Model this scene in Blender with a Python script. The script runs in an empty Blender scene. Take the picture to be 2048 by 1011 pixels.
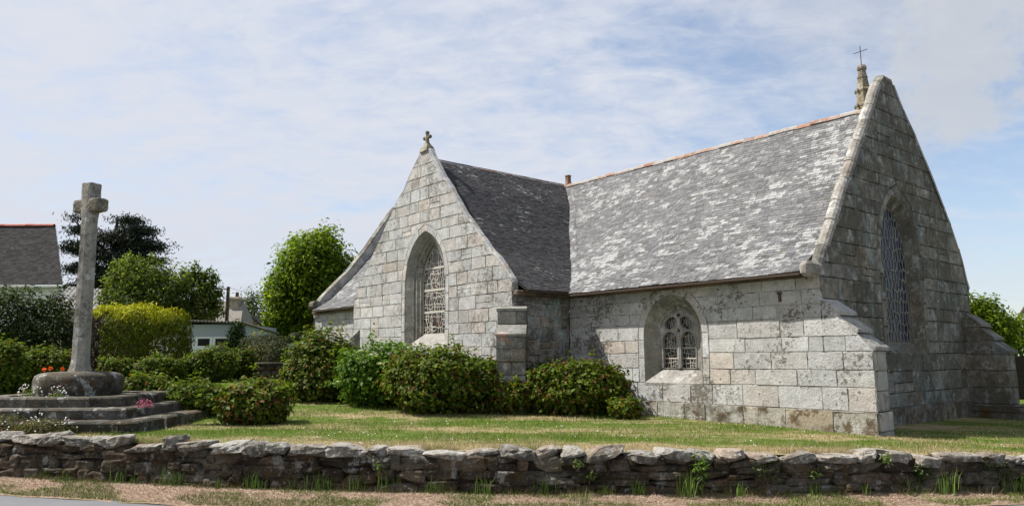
import bpy, math, random
import numpy as np
from mathutils import Vector, Matrix, noise as mnoise
from mathutils.geometry import delaunay_2d_cdt

C = bpy.context.scene
COL = C.collection
rng = np.random.default_rng(7)
random.seed(7)

# ------------------------------------------------------------------ camera, world, sun, exposure
F_PX, PITCH, ROLL, EYE = 1488.8, 0.139, -0.0056, 1.25
cd = bpy.data.cameras.new('camera'); cam = bpy.data.objects.new('camera', cd); COL.objects.link(cam)
cd.sensor_width = 36.0; cd.lens = F_PX / 2048 * 36; cd.clip_end = 2000; cd.clip_start = .05
cam.matrix_world = Matrix.Translation((0, 0, EYE)) @ Matrix.Rotation(math.pi / 2 + PITCH, 4, 'X') @ Matrix.Rotation(ROLL, 4, 'Z')
C.camera = cam

TO_SUN = Vector((-.721, .1115, 1.0)).normalized()
sun_el = math.asin(TO_SUN.z); sun_az = math.atan2(TO_SUN.x, TO_SUN.y)
ld = bpy.data.lights.new('sun', 'SUN'); lo = bpy.data.objects.new('sun', ld); COL.objects.link(lo)
ld.energy = 5.0; ld.angle = math.radians(.5); ld.color = (1, .968, .915)
lo.rotation_euler = TO_SUN.to_track_quat('Z', 'Y').to_euler()

C.view_settings.view_transform = 'Standard'; C.view_settings.look = 'None'
C.view_settings.gamma = 1; C.view_settings.exposure = 0.66

class NT:
    def __init__(s, tree): s.t = tree; s.n = tree.nodes; s.l = tree.links
    def new(s, typ, **kw):
        x = s.n.new(typ)
        for k, v in kw.items(): setattr(x, k, v)
        return x
    def put(s, sock, v):
        if isinstance(v, bpy.types.NodeSocket): s.l.new(v, sock)
        elif isinstance(v, (tuple, list)):
            sock.default_value = tuple(v) + (1.0,) if sock.type == 'RGBA' and len(v) == 3 else v
        else: sock.default_value = v
    def noise(s, scale, detail=4, rough=.55, vec=None, dist=0.0):
        x = s.new('ShaderNodeTexNoise'); x.inputs['Scale'].default_value = scale
        x.inputs['Detail'].default_value = detail; x.inputs['Roughness'].default_value = rough; x.inputs['Distortion'].default_value = dist
        if vec is not None: s.l.new(vec, x.inputs['Vector'])
        return x.outputs['Fac']
    def vor(s, scale, vec=None, feature='F1', out='Distance'):
        x = s.new('ShaderNodeTexVoronoi', feature=feature); x.inputs['Scale'].default_value = scale
        if vec is not None: s.l.new(vec, x.inputs['Vector'])
        return x.outputs[out]
    def mr(s, v, a, b, c=0.0, d=1.0):
        x = s.new('ShaderNodeMapRange', interpolation_type='SMOOTHSTEP')
        for i, q in enumerate((v, a, b, c, d)): s.put(x.inputs[i], q)
        return x.outputs[0]
    def math(s, op, a, b=0.0, clamp=False):
        x = s.new('ShaderNodeMath', operation=op); x.use_clamp = clamp
        s.put(x.inputs[0], a); s.put(x.inputs[1], b)
        return x.outputs[0]
    def mix(s, f, a, b, blend='MIX'):
        x = s.new('ShaderNodeMix', data_type='RGBA', blend_type=blend)
        s.put(x.inputs[0], f); s.put(x.inputs[6], a); s.put(x.inputs[7], b)
        return x.outputs[2]
    def scalev(s, vec, sc):
        x = s.new('ShaderNodeVectorMath', operation='MULTIPLY'); s.put(x.inputs[0], vec); x.inputs[1].default_value = sc
        return x.outputs[0]
    def obj(s): return s.new('ShaderNodeTexCoord').outputs['Object']
    def pos(s): return s.new('ShaderNodeNewGeometry').outputs['Position']
    def tint(s):
        a = s.new('ShaderNodeAttribute', attribute_name='tint'); x = s.new('ShaderNodeSeparateColor')
        s.l.new(a.outputs['Color'], x.inputs[0]); return x.outputs[0], x.outputs[1], x.outputs[2]
    def bump(s, h, strength, dist=.01):
        x = s.new('ShaderNodeBump'); x.inputs['Strength'].default_value = strength; x.inputs['Distance'].default_value = dist
        s.l.new(h, x.inputs['Height']); return x.outputs['Normal']
    def out(s, col, rough=.8, normal=None, spec=.3, metal=0.0):
        b = s.new('ShaderNodeBsdfPrincipled'); s.put(b.inputs['Base Color'], col); s.put(b.inputs['Roughness'], rough)
        b.inputs['Specular IOR Level'].default_value = spec; b.inputs['Metallic'].default_value = metal
        if normal is not None: s.l.new(normal, b.inputs['Normal'])
        o = s.new('ShaderNodeOutputMaterial'); s.l.new(b.outputs[0], o.inputs[0]); return b, o

def newmat(name):
    m = bpy.data.materials.new(name); m.use_nodes = True; m.node_tree.nodes.clear()
    return m, NT(m.node_tree)

# world: physical sky with thin high cloud and a few low clouds mixed in by direction
w = bpy.data.worlds.new('World'); C.world = w; w.use_nodes = True; w.node_tree.nodes.clear()
n = NT(w.node_tree)
sky = n.new('ShaderNodeTexSky', sky_type='NISHITA'); sky.sun_disc = False
sky.sun_elevation = sun_el; sky.sun_rotation = sun_az; sky.air_density = 1.0; sky.dust_density = .6; sky.ozone_density = 1.4
g = n.new('ShaderNodeTexCoord').outputs['Generated']
sp = n.new('ShaderNodeSeparateXYZ'); n.l.new(g, sp.inputs[0])
zz = n.math('ADD', n.math('MAXIMUM', sp.outputs[2], 0.0), .24)
cb = n.new('ShaderNodeCombineXYZ')
n.l.new(n.math('DIVIDE', sp.outputs[0], zz), cb.inputs[0]); n.l.new(n.math('DIVIDE', sp.outputs[1], zz), cb.inputs[1])
def rotscale(vec, ang, sc):
    m = n.new('ShaderNodeMapping'); n.l.new(vec, m.inputs[0]); m.inputs['Rotation'].default_value = (0, 0, ang); m.inputs['Scale'].default_value = sc
    return m.outputs[0]
c1 = n.noise(1.0, 7, .6, rotscale(cb.outputs[0], .5, (.9, 1.5, 1)), .6)
c2 = n.noise(3.2, 8, .62, rotscale(cb.outputs[0], -.7, (1.1, 1.9, 1)), 1.1)
c3 = n.noise(8.0, 6, .62, rotscale(cb.outputs[0], .55, (1.2, 1.8, 1)), .4)
cov = n.math('ADD', n.math('MULTIPLY', c1, .95), n.math('ADD', n.math('MULTIPLY', c2, .72), n.math('MULTIPLY', c3, .62)))
cov = n.math('SUBTRACT', cov, n.math('MULTIPLY', n.math('MAXIMUM', sp.outputs[0], -.12), .62))       # clearer towards the right
cov = n.mr(cov, .62, 1.36, .16, 1.0)
# two low cumulus at the right
def blob(d, r0, r1):
    v = n.new('ShaderNodeVectorMath', operation='DOT_PRODUCT'); n.l.new(g, v.inputs[0]); v.inputs[1].default_value = Vector(d).normalized()
    q = n.math('ADD', v.outputs['Value'], n.math('MULTIPLY', n.math('SUBTRACT', n.noise(7, 6, .6, g), .5), .045))
    return n.mr(q, math.cos(r1), math.cos(r0))
colr = n.mix(cov, sky.outputs[0], (4.35, 4.55, 5.05))
hz = n.mr(sp.outputs[2], 0.0, .26, .42, 0.0)
colr = n.mix(hz, colr, (3.9, 4.1, 4.55))
bl = n.math('MAXIMUM', blob((.66, 1, .42), .02, .11), n.math('MULTIPLY', blob((.62, 1, .66), .05, .3), .55))
colr = n.mix(n.math('MULTIPLY', bl, .8), colr, (3.7, 3.85, 4.1))
bg = n.new('ShaderNodeBackground'); n.l.new(colr, bg.inputs[0]); bg.inputs[1].default_value = .105
o = n.new('ShaderNodeOutputWorld'); n.l.new(bg.outputs[0], o.inputs[0])

# ------------------------------------------------------------------ placing helpers
def ray(x, y):
    a, b = x - 1024, y - 505.5; c, s = math.cos(ROLL), math.sin(ROLL)
    X, Y = (c * a + s * b) / F_PX, -(-s * a + c * b) / F_PX
    return np.array([X, math.cos(PITCH) - Y * math.sin(PITCH), math.sin(PITCH) + Y * math.cos(PITCH)])
def place(x, y, Y):                       # the point of the place seen at photo pixel x, y that lies Y metres ahead
    d = ray(x, y); return np.array([0, 0, EYE]) + d * (Y / d[1])
def ground_at(x, y, z=0.0):
    d = ray(x, y); return np.array([0, 0, EYE]) + d * ((z - EYE) / d[2])

def hit(x, y, zf, y0=9.0, y1=60.0):                 # where the sight line through a photo pixel meets the lawn
    d = ray(x, y); Y = y0
    while Y < y1:
        p = np.array([0, 0, EYE]) + d * (Y / d[1])
        if p[2] < zf(p[0], Y): return p
        Y += .04
    return p

TH = 0.8707
P0 = np.array([5.5316, 13.3016, 0.0])
U3 = np.array([math.cos(TH), -math.sin(TH), 0]); V3 = np.array([math.sin(TH), math.cos(TH), 0])
def uv(u, v, z=0.0): return P0 + u * U3 + v * V3 + np.array([0, 0, z])

# ------------------------------------------------------------------ mesh building
class MB:
    def __init__(s): s.v = []; s.f = []; s.t = []; s.m = []
    def face(s, pts, tint=(.5, .5, .5), mi=0):
        i = len(s.v); s.v.extend([tuple(p) for p in pts]); s.f.append(tuple(range(i, i + len(pts)))); s.t.append(tint); s.m.append(mi)
    def mesh(s, verts, faces, tint=(.5, .5, .5), mi=0):
        i = len(s.v); s.v.extend([tuple(p) for p in verts])
        for f in faces: s.f.append(tuple(i + k for k in f)); s.t.append(tint); s.m.append(mi)
    def box(s, lo, hi, tint=(.5, .5, .5), mi=0, bev=0.0, jit=0.0, M=None):
        (x0, y0, z0), (x1, y1, z1) = lo, hi; b = min(bev, .45 * min(x1 - x0, y1 - y0, z1 - z0))
        if b <= 0:
            V = [(x0,y0,z0),(x1,y0,z0),(x1,y1,z0),(x0,y1,z0),(x0,y0,z1),(x1,y0,z1),(x1,y1,z1),(x0,y1,z1)]
            Fc = [(0,3,2,1),(4,5,6,7),(0,1,5,4),(1,2,6,5),(2,3,7,6),(3,0,4,7)]
        else:                              # chamfered box: 24 verts
            V = []; idx = {}
            for sx in (0, 1):
                for sy in (0, 1):
                    for sz in (0, 1):
                        c = [x1 if sx else x0, y1 if sy else y0, z1 if sz else z0]; d = [-1 if sx else 1, -1 if sy else 1, -1 if sz else 1]
                        for a in range(3):
                            p = [c[k] + (d[k] * b if k != a else 0) for k in range(3)]
                            idx[(sx, sy, sz, a)] = len(V); V.append(tuple(q + random.uniform(-jit, jit) for q in p))
            Fc = []
            def I(s3, a): return idx[(s3[0], s3[1], s3[2], a)]
            for a in range(3):
                o1, o2 = [k for k in range(3) if k != a]
                for sv in (0, 1):
                    q = []
                    for (i, j) in ((0, 0), (1, 0), (1, 1), (0, 1)):
                        t3 = [0, 0, 0]; t3[a] = sv; t3[o1] = i; t3[o2] = j; q.append(I(t3, a))
                    Fc.append(tuple(q))
                for i in (0, 1):
                    for j in (0, 1):       # edge along a
                        t0 = [0, 0, 0]; t0[o1] = i; t0[o2] = j; t1 = list(t0); t1[a] = 1
                        Fc.append((I(t0, o1), I(t1, o1), I(t1, o2), I(t0, o2)))
            for sx in (0, 1):
                for sy in (0, 1):
                    for sz in (0, 1): Fc.append(tuple(idx[(sx, sy, sz, a)] for a in range(3)))
        if M is not None: V = [tuple(M @ Vector(p)) for p in V]
        s.mesh(V, Fc, tint, mi)
    def tube(s, pts, rad, seg=8, tint=(.5, .5, .5), mi=0, cap=True, flat=False):
        pts = [Vector(p) for p in pts]
        if not isinstance(rad, (list, tuple)): rad = [rad] * len(pts)
        up = Vector((0, 0, 1)); rings = []; V = []
        for i, p in enumerate(pts):
            d = (pts[min(i + 1, len(pts) - 1)] - pts[max(i - 1, 0)]).normalized()
            a = d.cross(up)
            if a.length < .05: a = d.cross(Vector((1, 0, 0)))
            a.normalize(); b = a.cross(d).normalized()
            for k in range(seg):
                t = 2 * math.pi * (k + .5) / seg
                V.append(tuple(p + (a * math.cos(t) + b * math.sin(t)) * rad[i]))
        Fc = []
        for i in range(len(pts) - 1):
            for k in range(seg):
                k2 = (k + 1) % seg; Fc.append((i * seg + k, i * seg + k2, (i + 1) * seg + k2, (i + 1) * seg + k))
        if cap: Fc.append(tuple(range(seg))); Fc.append(tuple((len(pts) - 1) * seg + k for k in range(seg)))
        s.mesh(V, Fc, tint, mi)
    def build(s, name, mats, parent=None, smooth=False, fixn=True, loc=None):
        me = bpy.data.meshes.new(name); me.from_pydata(s.v, [], s.f)
        if not isinstance(mats, (list, tuple)): mats = [mats]
        for m in mats: me.materials.append(m)
        me.polygons.foreach_set('material_index', s.m)
        at = me.attributes.new('tint', 'FLOAT_COLOR', 'FACE')
        a = np.ones((len(s.f), 4), np.float32); a[:, :3] = np.array(s.t, np.float32).reshape(-1, 3); at.data.foreach_set('color', a.ravel())
        if smooth: me.polygons.foreach_set('use_smooth', [True] * len(s.f))
        me.update()
        if fixn:
            import bmesh
            bm = bmesh.new(); bm.from_mesh(me); bmesh.ops.recalc_face_normals(bm, faces=bm.faces); bm.to_mesh(me); bm.free()
        ob = bpy.data.objects.new(name, me); COL.objects.link(ob)
        if parent is not None: ob.parent = parent
        if loc is not None: ob.location = loc
        return ob

def empty(name, loc=(0, 0, 0), rz=0.0):
    e = bpy.data.objects.new(name, None); COL.objects.link(e); e.location = tuple(loc); e.rotation_euler = (0, 0, rz); e.empty_display_size = .2
    return e
def tag(o, label=None, cat=None, group=None, kind=None):
    for k, v in (('label', label), ('category', cat), ('group', group), ('kind', kind)):
        if v: o[k] = v
    return o
def rt(a=0.0, b=1.0): return random.uniform(a, b)
def stone_tint(): return (min(1, max(0, random.gauss(.5, .25))), max(0, min(1, random.gauss(.16, .2) + (.5 if random.random() < .07 else 0))), rt())
def nz(x, y, z=0.0): return mnoise.noise(Vector((x, y, z)))

# ------------------------------------------------------------------ materials
def granite(name, cool=(.42, .415, .40), warm=(.44, .365, .305), grime=.5, gcol=(.055, .05, .04), gthr=.55, white=.5, orange=.0, blue=.0, moss=0.0, spk=.28, speck=.6):
    m, n = newmat(name); r, gg, b = n.tint(); p = n.obj()
    col = n.mix(gg, cool, warm)
    col = n.mix(1.0, col, n.mix(r, (.84, .84, .84), (1.12, 1.12, 1.12)), 'MULTIPLY')
    cv = n.new('ShaderNodeCombineXYZ')
    for i_, k_ in enumerate((41.0, 17.0, 23.0)): n.l.new(n.math('MULTIPLY', b, k_), cv.inputs[i_])
    av = n.new('ShaderNodeVectorMath', operation='ADD'); n.l.new(p, av.inputs[0]); n.l.new(cv.outputs[0], av.inputs[1]); pb_ = av.outputs[0]
    sp_ = n.noise(75, 3, .7, p)
    col = n.mix(1.0, col, n.mix(n.mr(sp_, .3, .7), (1 - spk,) * 3, (1 + spk,) * 3), 'MULTIPLY')
    big = n.noise(1.1, 4, .6, p); med = n.noise(6.5, 7, .68, pb_); fine = n.noise(24, 5, .7, pb_)
    mixn = n.math('ADD', n.math('MULTIPLY', big, .5), n.math('ADD', n.math('MULTIPLY', med, .4), n.math('MULTIPLY', fine, .35)))
    mixn = n.math('ADD', mixn, n.math('MULTIPLY', n.math('SUBTRACT', b, .5), .14))
    if grime: col = n.mix(n.math('MULTIPLY', n.mr(mixn, gthr + .02, gthr + .22), grime), col, gcol)
    if blue:
        q = n.noise(2.3, 6, .7, n.scalev(p, (1.0, 1.0, .55))); col = n.mix(n.math('MULTIPLY', n.mr(n.math('ADD', q, n.math('MULTIPLY', fine, .25)), .66, .74), blue), col, (.33, .42, .42))
    if white:
        q = n.noise(3.1, 8, .72, n.scalev(p, (1.07, .93, 1.0))); col = n.mix(n.math('MULTIPLY', n.mr(n.math('ADD', q, n.math('MULTIPLY', fine, .22)), .66, .72), white), col, (.56, .56, .52))
    if moss:
        q = n.noise(4.3, 6, .7, p); col = n.mix(n.math('MULTIPLY', n.mr(q, .48, .62), moss), col, (.085, .055, .025))
    if orange:
        q = n.noise(2.1, 6, .65, n.scalev(p, (.9, 1.1, 1.2))); col = n.mix(n.math('MULTIPLY', n.mr(q, .63, .68), orange), col, (.42, .15, .05))
    if speck:
        q = n.math('ADD', n.math('MULTIPLY', n.noise(13, 4, .75, pb_), .62), n.math('MULTIPLY', n.noise(.9, 4, .6, n.scalev(p, (1.1, .9, 1.2))), .62))
        col = n.mix(n.math('MULTIPLY', n.mr(q, .655, .715), speck), col, (.115, .105, .08))
    col = n.mix(1.0, col, n.mix(n.mr(n.noise(4.2, 6, .72, n.scalev(p, (.92, 1.06, 1.0))), .3, .7), (.80, .80, .79), (1.14, 1.14, 1.14)), 'MULTIPLY')
    h = n.math('ADD', n.math('MULTIPLY', fine, .6), n.math('ADD', n.math('MULTIPLY', sp_, .25), n.math('MULTIPLY', med, .6)))
    n.out(col, .9, n.bump(h, .9, .028), .12)
    return m

G_LIT = granite('granite_ashlar', grime=.5, gthr=.62, white=.35)
G_CHOIR = granite('granite_ashlar_spotted', cool=(.43, .425, .41), warm=(.45, .39, .33), grime=.8, gthr=.63, white=.4, speck=.85)
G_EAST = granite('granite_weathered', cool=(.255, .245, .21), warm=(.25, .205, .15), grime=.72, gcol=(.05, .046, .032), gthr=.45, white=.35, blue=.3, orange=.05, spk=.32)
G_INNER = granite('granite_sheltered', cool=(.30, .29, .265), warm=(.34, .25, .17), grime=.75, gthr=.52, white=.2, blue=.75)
G_COPE = granite('granite_coping', cool=(.30, .285, .255), warm=(.30, .24, .18), grime=.75, gthr=.56, white=.6, orange=.6)
G_PLINTH = granite('granite_mossy', cool=(.36, .35, .31), warm=(.36, .3, .22), grime=.7, gthr=.56, white=.2, moss=.9)
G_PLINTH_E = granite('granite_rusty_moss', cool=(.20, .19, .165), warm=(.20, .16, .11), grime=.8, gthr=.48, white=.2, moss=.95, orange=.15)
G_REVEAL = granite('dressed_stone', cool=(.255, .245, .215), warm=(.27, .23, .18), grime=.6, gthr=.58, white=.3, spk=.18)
G_SILL = granite('sill_stone', cool=(.30, .295, .275), warm=(.30, .265, .235), grime=.6, gthr=.58, white=.4)
G_CROSS = granite('granite_cross', cool=(.31, .30, .27), warm=(.31, .27, .20), grime=.7, gthr=.56, white=.55, orange=.10, spk=.38)
G_CROSS_HEAD = granite('granite_cross_head', cool=(.29, .275, .23), warm=(.29, .22, .13), grime=.8, gthr=.49, white=.5, orange=.3)
G_STEP = granite('granite_steps', cool=(.155, .15, .13), warm=(.15, .12, .085), grime=.9, gcol=(.022, .02, .014), gthr=.47, white=.6, moss=.65)
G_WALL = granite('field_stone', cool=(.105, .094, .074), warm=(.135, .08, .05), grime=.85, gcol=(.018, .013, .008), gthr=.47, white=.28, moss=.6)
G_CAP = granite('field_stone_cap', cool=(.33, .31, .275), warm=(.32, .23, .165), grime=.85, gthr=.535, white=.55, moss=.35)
G_SPIRE = granite('spirelet_stone', cool=(.25, .235, .185), warm=(.28, .22, .13), grime=.7, gthr=.53, white=.25, orange=.15)
G_BRICKY = granite('rubble_stone', cool=(.40, .36, .30), warm=(.42, .32, .22), grime=.4, gthr=.62, white=.1)

def flat_mat(name, col, rough=.6, var=.12, scale=8.0, spec=.3, metal=0.0, bump=0.0):
    m, n = newmat(name); p = n.obj(); q = n.noise(scale, 5, .65, p)
    c = n.mix(1.0, col, n.mix(q, (1 - var * 2,) * 3, (1 + var * 2,) * 3), 'MULTIPLY')
    n.out(c, rough, n.bump(q, bump, .01) if bump else None, spec, metal); return m

def mortar(name, pale, dark, thr):
    m, n = newmat(name); p = n.obj(); q = n.noise(2.6, 5, .65, p); f = n.noise(26, 4, .7, p)
    n.out(n.mix(n.mr(n.math('ADD', q, n.math('MULTIPLY', f, .3)), thr, thr + .06), n.mix(f, tuple(c * .8 for c in pale), tuple(c * 1.2 for c in pale)), dark), .95, n.bump(f, .5, .01), .1); return m
MORTAR = mortar('lime_mortar', (.40, .39, .355), (.05, .045, .035), .665)
MORTAR_PALE = mortar('pale_mortar', (.36, .345, .31), (.045, .038, .028), .65)
MORTAR_DARK = mortar('weathered_joint', (.15, .14, .115), (.03, .027, .02), .60)

def slate(name, base=(.100, .099, .103), lich=(.315, .315, .30), amount=.9, spec=.25, rough=.55):
    m, n = newmat(name); r, gg, b = n.tint(); p = n.obj()
    col = n.mix(1.0, n.mix(gg, base, (base[0] * 1.04, base[1] * .99, base[2] * .94)), n.mix(r, (.62, .62, .62), (1.42, 1.42, 1.42)), 'MULTIPLY')
    med = n.noise(9, 6, .7, p); fine = n.noise(42, 4, .7, p); big = n.noise(1.0, 3, .5, p)
    col = n.mix(n.mr(med, .35, .75, .0, .5), col, (base[0] * 1.8, base[1] * 1.78, base[2] * 1.55))
    col = n.mix(n.mr(n.noise(2.6, 5, .6, p), .66, .72, 0, .7), col, (.15, .11, .075))
    soft = n.math('ADD', n.math('MULTIPLY', n.noise(5.5, 3, .55, n.scalev(p, (1, 1, 1.5))), .75), n.math('ADD', n.math('MULTIPLY', fine, .28), n.math('MULTIPLY', b, .30)))
    col = n.mix(n.math('MULTIPLY', n.mr(soft, .71, .77), .75 * amount), col, tuple(c * .9 for c in lich))
    f = n.math('ADD', b, n.math('MULTIPLY', n.math('SUBTRACT', n.math('ADD', n.math('MULTIPLY', med, .6), n.math('MULTIPLY', fine, .5)), .55), 1.6))
    col = n.mix(n.math('MULTIPLY', n.mr(f, .53, .64), amount), col, n.mix(fine, (lich[0] * .75, lich[1] * .75, lich[2] * .75), (lich[0] * 1.2, lich[1] * 1.2, lich[2] * 1.2)))
    n.out(col, n.mr(med, .3, .7, rough, min(1, rough + .25)), n.bump(fine, .35, .006), spec)
    return m
SLATE = slate('lichen_slate')
SLATE_DARK = slate('dark_slate', (.047, .046, .049), (.33, .33, .31), .92, .12, .75)
SLATE_HOUSE = slate('house_slate', (.040, .038, .038), (.2, .2, .19), .6, .06, .85)
UNDER = flat_mat('roof_boarding', (.05, .035, .025), .9, .2, 6)
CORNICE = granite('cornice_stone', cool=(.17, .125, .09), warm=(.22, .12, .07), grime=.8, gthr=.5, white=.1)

def tile_mat():
    m, n = newmat('terracotta_ridge'); r, gg, b = n.tint(); p = n.obj()
    col = n.mix(r, (.23, .105, .065), (.34, .19, .13)); q = n.noise(5, 6, .7, p)
    col = n.mix(n.mr(n.math('ADD', q, n.math('MULTIPLY', b, .25)), .46, .68), col, (.33, .305, .27)); col = n.mix(n.mr(n.noise(11, 5, .7, p), .58, .68, 0, .8), col, (.08, .06, .04))
    n.out(col, .85, n.bump(n.noise(30, 4, .6, p), .4, .01), .2); return m
TILE = tile_mat()
def redtile():
    m, n = newmat('red_ridge_tile'); r, gg, b = n.tint()
    n.out(n.mix(r, (.26, .06, .03), (.42, .11, .06)), .75); return m
REDTILE = redtile()
IRON = flat_mat('rusty_iron', (.10, .05, .035), .7, .3, 30, .4, .4)
GLASS_BLUE, nn = newmat('blue_stained_glass')
r_, g_, b_ = nn.tint(); nn.out(nn.mix(r_, (.006, .009, .022), (.022, .028, .058)), .3, None, .2)
GLASS_DARK, nn = newmat('dark_stained_glass')
r_, g_, b_ = nn.tint(); nn.out(nn.mix(nn.mr(g_, .90, .92), nn.mix(r_, (.010, .010, .010), (.035, .033, .03)), (.11, .035, .015)), .16, None, .6)
CAME = flat_mat('cream_tracery', (.44, .405, .34), .75, .12, 14)
CAME_GREY = flat_mat('grey_tracery', (.17, .165, .14), .75, .12, 14)

def leafmat(name, a, b, c, rough=.5, trans=.32, spec=.16):
    """a: darker leaves, b: lighter leaves, c: the colour of odd leaves (tint.b > .5)"""
    m, n = newmat(name); r, gg, bb = n.tint()
    col = n.mix(r, a, b); col = n.mix(n.mr(bb, .4, .6), col, c)
    pb = n.new('ShaderNodeBsdfPrincipled'); n.put(pb.inputs['Base Color'], col); pb.inputs['Roughness'].default_value = rough; pb.inputs['Specular IOR Level'].default_value = spec
    tr = n.new('ShaderNodeBsdfTranslucent'); n.put(tr.inputs[0], n.mix(1.0, col, (1.25, 1.35, .7), 'MULTIPLY'))
    mx = n.new('ShaderNodeMixShader'); mx.inputs[0].default_value = trans
    n.l.new(pb.outputs[0], mx.inputs[1]); n.l.new(tr.outputs[0], mx.inputs[2])
    o = n.new('ShaderNodeOutputMaterial'); n.l.new(mx.outputs[0], o.inputs[0]); return m
L_HYD = leafmat('hydrangea_leaf', (.016, .036, .007), (.150, .195, .020), (.16, .075, .025), .5, .36, .08)
L_HYD_BRIGHT = leafmat('hydrangea_leaf_pale', (.030, .072, .010), (.125, .215, .022), (.17, .22, .035), .5, .35, .08)
L_BUD = leafmat('hydrangea_bud', (.10, .05, .030), (.21, .115, .075), (.26, .17, .10), .7, .2, .05)
L_TREE = leafmat('broadleaf', (.026, .055, .006), (.205, .275, .020), (.26, .29, .03), .5, .5, .08)
L_APPLE = leafmat('fruit_tree_leaf', (.028, .048, .012), (.185, .225, .042), (.22, .25, .05), .5, .55, .08)
L_LILAC = leafmat('lilac_leaf', (.014, .028, .008), (.060, .088, .020), (.07, .045, .055), .5, .3, .06)
L_CYPRESS = leafmat('cypress_needles', (.008, .014, .008), (.022, .034, .014), (.035, .04, .018), .6, .1, .2)
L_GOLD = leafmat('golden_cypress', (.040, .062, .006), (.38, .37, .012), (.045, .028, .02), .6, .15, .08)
L_HEDGE = leafmat('clipped_hedge', (.020, .028, .010), (.075, .078, .022), (.09, .07, .03), .6, .2, .2)
L_YELLOW = leafmat('yellow_shrub', (.22, .19, .015), (.48, .37, .02), (.1, .12, .02), .6, .3)
L_FAR = leafmat('far_tree_leaf', (.055, .075, .035), (.14, .165, .07), (.16, .17, .08), .6, .3)
L_IVY = leafmat('ivy_leaf', (.014, .032, .010), (.055, .095, .022), (.08, .11, .03), .4, .2)
L_VARI = leafmat('variegated_leaf', (.05, .08, .04), (.17, .22, .13), (.36, .38, .30), .45, .25)
L_WEED = leafmat('weed_leaf', (.035, .085, .012), (.14, .22, .03), (.20, .21, .05), .5, .35)
L_FLEA = leafmat('fleabane_leaf', (.040, .052, .015), (.150, .155, .050), (.17, .11, .065), .6, .3, .08)
L_PETAL = leafmat('white_petal', (.62, .60, .60), (.82, .80, .80), (.62, .38, .48), .6, .2)
L_CREAM = leafmat('cream_floret', (.50, .52, .30), (.74, .74, .54), (.4, .45, .2), .6, .2)
L_PINK = leafmat('pink_petal', (.34, .05, .12), (.55, .12, .25), (.12, .08, .04), .6, .2)
L_POPPY = leafmat('orange_petal', (.60, .09, .015), (.80, .16, .03), (.4, .05, .01), .5, .3)
L_DANDY = leafmat('yellow_petal', (.75, .50, .01), (.85, .62, .02), (.6, .4, .01), .6, .2)
BARK = flat_mat('bark', (.085, .065, .048), .95, .3, 18, .1, 0, .5)
TWIG = flat_mat('dead_twigs', (.10, .07, .055), .95, .3, 18, .1)

# ------------------------------------------------------------------ leaves, tubes, trees
def leaf_arrays(cen, nrm, size, tint, aspect=.55, fold=.18, droop=None):
    """a folded rhombic leaf (two triangles) at each centre"""
    n_ = len(cen)
    nrm = nrm / (np.linalg.norm(nrm, axis=1, keepdims=True) + 1e-9)
    a = rng.normal(size=(n_, 3)) if droop is None else droop
    a = a - (a * nrm).sum(1, keepdims=True) * nrm; a /= (np.linalg.norm(a, axis=1, keepdims=True) + 1e-9)
    b = np.cross(nrm, a); L = size[:, None]
    V = np.stack([cen - a * L * .5, cen + b * L * aspect * .5 + nrm * L * fold, cen + a * L * .5, cen - b * L * aspect * .5 + nrm * L * fold], 1)
    return V.reshape(-1, 3), np.asarray(tint, np.float32)
def leaf_object(name, V, T, mats, parent=None, mi=None):
    n_ = len(V) // 4; me = bpy.data.meshes.new(name)
    me.vertices.add(len(V)); me.vertices.foreach_set('co', np.asarray(V, np.float32).ravel())
    b = (np.arange(n_) * 4)[:, None]
    loops = np.concatenate([b + np.array([[0, 1, 2]]), b + np.array([[0, 2, 3]])], 1).ravel().astype(np.int32)
    me.loops.add(len(loops)); me.loops.foreach_set('vertex_index', loops)
    me.polygons.add(n_ * 2); me.polygons.foreach_set('loop_start', np.arange(0, n_ * 6, 3, dtype=np.int32))
    if not isinstance(mats, (list, tuple)): mats = [mats]
    for m in mats: me.materials.append(m)
    if mi is not None: me.polygons.foreach_set('material_index', np.repeat(mi, 2).astype(np.int32))
    at = me.attributes.new('tint', 'FLOAT_COLOR', 'FACE'); a = np.ones((n_ * 2, 4), np.float32); a[:, :3] = np.repeat(T, 2, axis=0); at.data.foreach_set('color', a.ravel())
    me.update(calc_edges=True); me.validate()
    ob = bpy.data.objects.new(name, me); COL.objects.link(ob)
    if parent is not None: ob.parent = parent
    return ob
def dirs(n_):
    d = rng.normal(size=(n_, 3)); return d / np.linalg.norm(d, axis=1, keepdims=True)

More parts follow.
